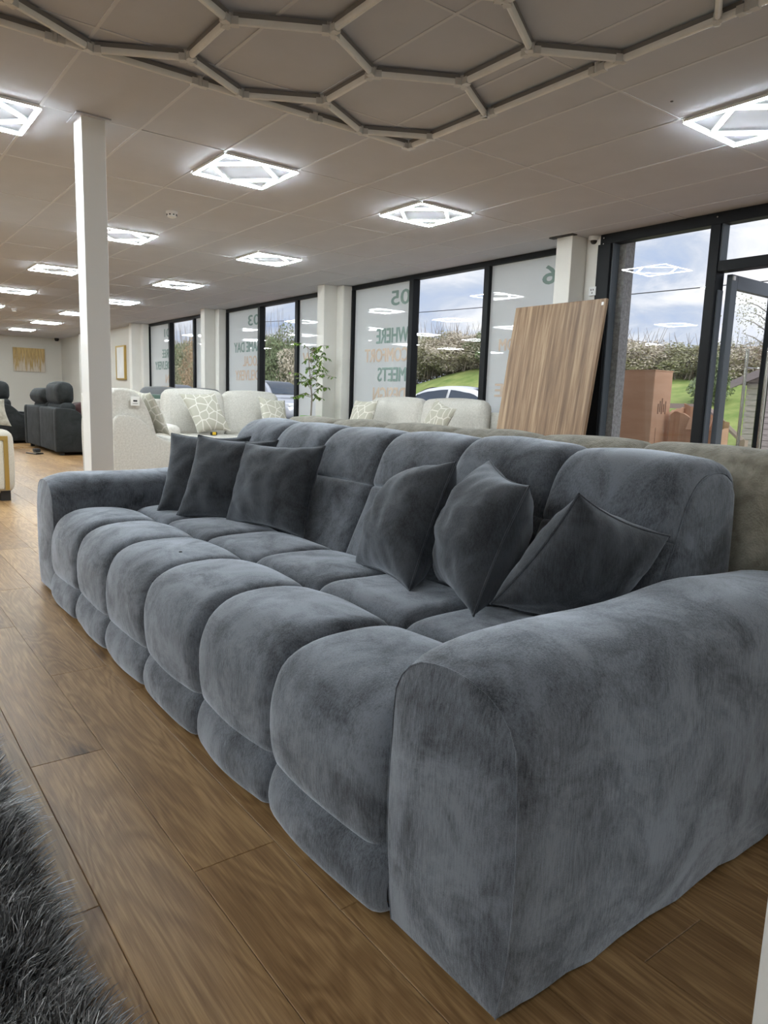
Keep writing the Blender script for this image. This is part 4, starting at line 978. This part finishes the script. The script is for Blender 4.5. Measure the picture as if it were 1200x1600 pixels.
simple_sofa('grey_fabric_sofa', 'grey sofa seen only by its back tops before the far clear window', (5.0, 12.55, 0), 0, 1.9, .9, 1.06, .62, .2, 2, 'grey_fabric')
# patterned pillows on the cream furniture
pp = 'patchwork pillows on the cream furniture'
pillow('beige and white patchwork pillow on the left cushion of the cream sofa past the armchair', [(3.60, 9.28, 1.00), (4.12, 9.30, 1.03), (4.22, 9.02, .52), (3.72, 8.95, .50)], .16, 'patchwork', 21, pp, 18, uvs=True, name='patterned_pillow')
pillow('beige and white patchwork pillow at the window end of the cream sofa past the armchair', [(4.75, 9.28, 1.0), (5.18, 9.28, .95), (5.12, 9.02, .50), (4.68, 8.98, .50)], .16, 'patchwork', 22, pp, 18, uvs=True, name='patterned_pillow')
pillow('patchwork pillow standing at the far end of the cream sofa under the window', [(5.62, 8.12, .99), (5.60, 7.56, 1.0), (5.40, 7.50, .52), (5.42, 8.05, .52)], .15, 'patchwork', 23, pp, 18, uvs=True, name='patterned_pillow')
pillow('patchwork pillow tilted beside the arm nearest the leaning wood panel', [(5.60, 6.42, 1.04), (5.56, 6.02, .93), (5.40, 6.16, .52), (5.42, 6.60, .55)], .15, 'patchwork', 24, pp, 18, uvs=True, name='patterned_pillow')

# cream armchair with swooping arms beside the column
ac = thing('cream_armchair', 'cream boucle armchair with swooping arms and price tag beside the white column', 'armchair', (2.6, 7.9, 0))
sw = [(2.17, .08), (2.16, .5), (2.17, .72), (2.21, .768), (2.30, .772), (2.38, .762), (2.47, .70), (2.56, .60), (2.66, .53), (2.78, .495), (2.93, .475), (3.0, .43), (3.02, .30), (3.0, .08)]
swp = [tuple(p) for p in spline(sw, 40)]
for a, b in ((7.30, 7.46), (8.34, 8.50)): obj('arm', MB().prism(swp, a, b), 'cream', ac, bevel=.018, angle=None)
bk = [(2.17, .35), (2.15, .7), (2.15, .95), (2.19, 1.02), (2.28, 1.035), (2.38, 1.02), (2.46, .96), (2.52, .86), (2.58, .70), (2.63, .5), (2.63, .35)]
obj('backrest', MB().prism([tuple(p) for p in spline(bk, 36)], 7.36, 8.44), 'cream', ac, bevel=.03, angle=None)
obj('seat_cushion', MB().rbox((2.80, 7.90, .41), (.50, .86, .20), .08, .02), 'cream', ac); obj('base', MB().rbox((2.60, 7.90, .2), (.82, .86, .22), .04), 'cream', ac)
for x in (2.24, 2.94):
    for y in (7.38, 8.42): obj('leg', MB().tube([(x, y, 0), (x, y, .1)], .02, 8), 'dark_leg', ac)
pillow('patchwork pillow leaning on the backrest of the cream armchair by the column', [(2.57, 7.98, 1.03), (2.60, 7.50, 1.00), (2.80, 7.48, .56), (2.76, 7.95, .53)], .15, 'patchwork', 25, pp, 18, uvs=True, name='patterned_pillow')
t = thing('price_tag', 'small white price card hanging on the cream armchair back', 'tag', (2.385, 7.35, .88))
obj('card', B(2.34, 2.43, 7.318, 7.326, .865, .955), 'tag_white', t, smooth=False, bevel=.004)
obj('printed_bar', B(2.365, 2.405, 7.3165, 7.3178, .905, .922), 'tag_ink', t, smooth=False)
obj('printed_line', B(2.36, 2.41, 7.3165, 7.3178, .885, .889), 'tag_ink', t, smooth=False)

# green velvet chair glimpsed between armchair and sofa
gc = thing('green_velvet_chair', 'dark green velvet chair back glimpsed between cream armchair and cream sofa', 'chair', (3.75, 11.6, 0))
obj('backrest', MB().rbox((3.98, 11.45, .68), (.55, .2, .56), .09, .02), 'green_velvet', gc); obj('seat', MB().rbox((3.98, 11.2, .40), (.6, .55, .16), .06, .02), 'green_velvet', gc)
for sx in (3.74, 4.22):
    for sy in (10.99, 11.48): obj('leg', MB().tube([(sx, sy, 0), (sx, sy, .34)], .018, 8), 'dark_leg', gc)

# tape measure lying on the cream sofa seat
t = thing('tape_measure', 'yellow and black tape measure lying on the cream sofa seat', 'tape measure', (3.93, 8.93, .475))
obj('case', MB().rbox((3.93, 8.93, .495), (.085, .05, .045), .012, k=4), 'black_plastic', t); obj('side_cap', MB().rbox((3.925, 8.902, .497), (.05, .008, .038), .004, k=3), 'yellow_plastic', t)

# ficus in a bright green pot
fi = thing('potted_ficus', 'leafy potted ficus tree in bright green pot by the window pier', 'potted plant', (5.62, 9.28, 0))
bx0, by0 = 5.62, 9.28
obj('pot', MB().lathe([(0, .0), (.10, .0), (.155, .67), (.158, .735), (.145, .735), (.14, .69), (0, .69)], 28, (bx0, by0, 0)), 'pot_green', fi)
obj('soil', MB().lathe([(0, .692), (.139, .692)], 20, (bx0, by0, 0)), 'soil', fi)
g = random.Random(5); mb = MB(); mb.tube([(bx0, by0, .62), (bx0+.02, by0, 1.0), (bx0-.01, by0+.02, 1.35), (bx0-.05, by0+.03, 1.74)], [.014, .012, .009, .004], 6)
lv = MB(); pts_l = []
def ficus_leaf(mb, p, d, s):
    d = d.normalized(); side = d.cross(Vector((0, 0, 1))); 
    if side.length < .1: side = Vector((1, 0, 0))
    side.normalize(); up = side.cross(d)
    P = [p, p+d*s*.35+side*s*.26+up*s*.03, p+d*s*.7+side*s*.2, p+d*s-up*s*.15, p+d*s*.7-side*s*.2, p+d*s*.35-side*s*.26+up*s*.03, p+d*s*.5-up*s*.05]
    mb.add(P, [(0,1,6),(1,2,6),(2,3,6),(3,4,6),(4,5,6),(5,0,6)])
leaves = []
for k in range(30):
    z = g.uniform(.86, 1.72); a = g.uniform(0, 2*PI); L = g.uniform(.12, .34)*(1.15 - .25*abs(z-1.35))
    if z > 1.3: a += 0
    p0 = Vector((bx0, by0, z)); e = p0 + Vector((math.cos(a)*L, math.sin(a)*L, L*g.uniform(-.1, .45))); mid = p0.lerp(e, .5) + Vector((0, 0, .05))
    mb.tube([p0, mid, e], [.005, .004, .002], 4, cap=False)
    for j in range(13):
        t_ = g.uniform(.3, 1.05); p = p0.lerp(mid, min(1, t_*2)) if t_ < .5 else mid.lerp(e, min(1.05, t_*2-1)); b_ = g.uniform(0, 2*PI)
        leaves.append((p, Vector((math.cos(b_), math.sin(b_), g.uniform(-1.1, .1))), g.uniform(.05, .085)))
obj('stem', mb, 'bark', fi)
for p, d_, s in leaves:
    l = MB(); ficus_leaf(l, p, d_, s); obj('leaf', l, 'leaf_ficus', fi)

# wood panel leaning on the pier
wp = thing('wood_panel', 'tall walnut wood tabletop panel leaning on the pier beside the entrance', 'panel', (5.63, 4.98, 0))
o = obj('board', MB().rbox((0, 0, 1.025), (.035, 1.165, 2.05), .006, k=3), 'walnut', wp, smooth=False, local=True); o.rotation_euler[1] = math.radians(8.6); o.location = (0.01, 0, 0.004)
for yy in (-.545,): 
    c_ = obj('corner_cap', B(-.0205, -.0175, yy-.012, yy+.012, 1.985, 2.015), 'white_plastic', wp, smooth=False, local=True); c_.rotation_euler[1] = math.radians(8.6); c_.location = (.01, 0, .004)

# black recliner sofas far left
def recliner(label, loc, L, rests, tilt):
    """back along x = 0, faces +x, near end at y = 0"""
    t = thing('recliner_sofa', label, 'sofa', loc)
    n = len(rests)
    obj('body', MB().rbox((.46, L/2, .24), (.86, L-.04, .34), .05), 'black_velvet', t, local=True)
    ns = n; w_ = (L-.30)/ns
    for k in range(ns):
        obj('back_panel', MB().rbox((.07, .15+w_*(k+.5), .39), (.12, w_-.006, .66), .025, .012), 'black_velvet', t, local=True)
    side = [(.0, .05), (0, .66), (.03, .715), (.16, .72), (.30, .70), (.42, .60), (.52, .53), (.92, .52), (.98, .47), (.98, .05)]
    for a, b in ((0, .15), (L-.15, L)): obj('arm', MB().prism([tuple(p) for p in spline(side, 30)], a, b), 'black_velvet', t, local=True, bevel=.02, angle=None)
    for k, up in enumerate(rests):
        ww = (L-.30)/n; y = .15+ww*(k+.5)
        obj('seat', MB().rbox((.58, y, .40), (.62, ww-.01, .16), .06, .02), 'black_velvet', t, local=True)
        b = obj('backrest', MB().rbox((.24, y, .60), (.22, ww-.01, .40), .07, .02), 'black_velvet', t, local=True)
        hh = obj('headrest', MB().rbox((0, 0, 0), (.24, ww*.86, .34), .09, .02), 'black_velvet', t, local=True)
        hh.location = (.22, y, .94 if up else .86); hh.rotation_euler[1] = 0 if up else -1.0
        for s in (-.15, .15): obj('headrest_post', MB().tube([(.17, y+s, .66), (.17, y+s, .82)], .010, 8), 'steel', t, local=True)
    for y in (.1, L-.1):
        for x in (.1, .9): obj('leg', B(x-.03, x+.03, y-.03, y+.03, 0, .08), 'black_plastic', t, smooth=False, local=True)
    return t
recliner('black recliner sofa with one raised and one folded headrest seen from behind', (2.62, 11.75, 0), 2.3, (1, 0), 0)
recliner('black recliner sofa half hidden behind the beige sofa with gold trim', (2.20, 14.6, 0), 2.2, (1, 1), 0)
t = thing('power_cable', 'small black power lead lying on the floor behind the black recliner', 'cable', (2.45, 12.6, 0))
obj('lead', MB().tube([(2.60, 12.75, .012), (2.50, 12.6, .012), (2.42, 12.35, .012), (2.5, 12.1, .012), (2.38, 12.0, .012), (2.3, 12.3, .012)], .009, 6), 'black_plastic', t); obj('transformer', MB().rbox((2.50, 12.55, .028), (.09, .16, .05), .01, k=3), 'black_plastic', t)
o = tag(obj('red_cushion', MB().rbox((3.30, 12.9, .60), (.35, .5, .35), .1, .03), 'red_fabric'), 'dark red cushion on the black recliner seat', 'cushion')

# beige sofa with gold trim at the left edge, a beige throw pillow on it
gs = thing('gold_trim_sofa', 'beige linen sofa with gold edged arm beside the aisle', 'sofa', (.8, 7.4, 0))
obj('arm', MB().rbox((.80, 7.22, .35), (.86, .24, .56), .07, .015), 'linen', gs)
for b in ((1.145, 1.18, 7.085, 7.10, .10, .545), (.45, 1.18, 7.085, 7.10, .545, .58)): obj('gold_strip', B(*b), 'gold', gs, smooth=False)
obj('arm_inset', MB().rbox((.79, 7.10, .32), (.70, .03, .43), .012, .006), 'linen', gs)
obj('body', MB().rbox((.80, 8.3, .26), (.88, 2.0, .32), .06), 'linen', gs); obj('backrest', MB().rbox((.46, 8.3, .52), (.26, 2.2, .70), .09, .02), 'linen', gs)
for k in range(2): obj('seat_cushion', MB().rbox((.88, 7.84+.95*k, .44), (.70, .93, .16), .06, .02), 'linen', gs)
for x in (.44, 1.15):
    for y in (7.16, 9.3): obj('leg', B(x-.04, x+.04, y-.04, y+.04, 0, .09), 'dark_leg', gs, smooth=False)
pillow('crumpled beige throw pillow on top of the gold edged arm', [(.86, 7.45, .93), (1.20, 7.28, .90), (1.24, 7.22, .66), (.88, 7.36, .66)], .13, 'fluffy_beige', 31, None, 16, name='throw_pillow', piping=False)

# white plinth at the right edge, next to the arm
pn = thing('display_plinth', 'white painted display plinth standing on planks beside the near sofa arm', 'plinth', (1.06, .22, 0))
obj('body', B(.885, 1.235, .02, .35, .04, .70), 'plinth', pn, smooth=False, bevel=.006); obj('kick_base', B(.90, 1.22, .035, .335, 0, .04), 'plinth', pn, smooth=False)

# ---- shaggy rug
rg = thing('shag_rug', 'dark grey shaggy rug with shiny fibres on the wooden planks', 'rug', (-.3, 1.4, 0))
obj('backing', MB().rbox((-.42, 1.35, .008), (1.36, 2.7, .014), .006, k=3), 'rug_back', rg)
def pile(n, x0, x1, y0, y1, ln, wd):
    x = rng.uniform(x0, x1, n); y = rng.uniform(y0, y1, n)
    def fld(sx, sy, k): return np.sin(x*sx+1.7*np.sin(y*sy*.7+k)+k)+np.sin(y*sy+1.3*np.sin(x*sx*.8+2*k)+2.1*k)+.7*np.sin((x+y)*sx*1.9+k*3)
    ang = fld(11, 13, .5)*1.0 + rng.normal(0, .75, n); lean = np.clip(.55+.22*fld(17, 15, 2.3)+rng.normal(0, .22, n), .05, 1.25)
    L = ln*rng.uniform(.65, 1.2, n)*(1+.12*fld(9, 8, 4.)); edge = np.clip((x-(x1-.07))/.07, 0, 1); lean = lean + .35*edge; ang = ang*(1-.75*edge)
    d = np.stack([np.cos(ang), np.sin(ang)], 1); w = wd*rng.uniform(.7, 1.3, n)
    wa = rng.uniform(0, 2*PI, n); wv = np.stack([np.cos(wa), np.sin(wa), np.zeros(n)], 1)*w[:, None]
    V = []
    for t, b in ((0, 0), (.35, .12), (.7, .48), (1.0, 1.0)):
        h = L*(t*np.cos(lean*.6) - .33*t*t*np.clip(lean, 0, 1.2)); r = L*b*np.sin(np.clip(lean, 0, 1.4))
        c = np.stack([x+d[:, 0]*r, y+d[:, 1]*r, .014+np.maximum(h, .002+.01*t)], 1); k = 1-.75*t
        V += [c-wv*k, c+wv*k]
    V = np.stack(V, 1).reshape(-1, 3); base = (np.arange(n)*8)[:, None, None]
    F = (base + np.array([[0, 1, 3, 2], [2, 3, 5, 4], [4, 5, 7, 6]])[None]).reshape(-1, 4)
    return V, F
V1, F1 = pile(52000, -.22, .255, .75, 2.35, .064, .0019); V2, F2 = pile(24000, -1.08, -.22, .03, 2.67, .062, .0028); V3, F3 = pile(14000, -.22, .255, .03, .75, .062, .002); V4, F4 = pile(6000, -.22, .255, 2.35, 2.67, .062, .002)
Vs, Fs, off = [], [], 0
for v_, f2 in ((V1, F1), (V2, F2), (V3, F3), (V4, F4)): Vs.append(v_); Fs.append(f2+off); off += len(v_)
o = obj('pile', fast_mesh('pile', np.concatenate(Vs), np.concatenate(Fs), 'rug_pile'), None, rg, smooth=False); o['kind'] = 'stuff'
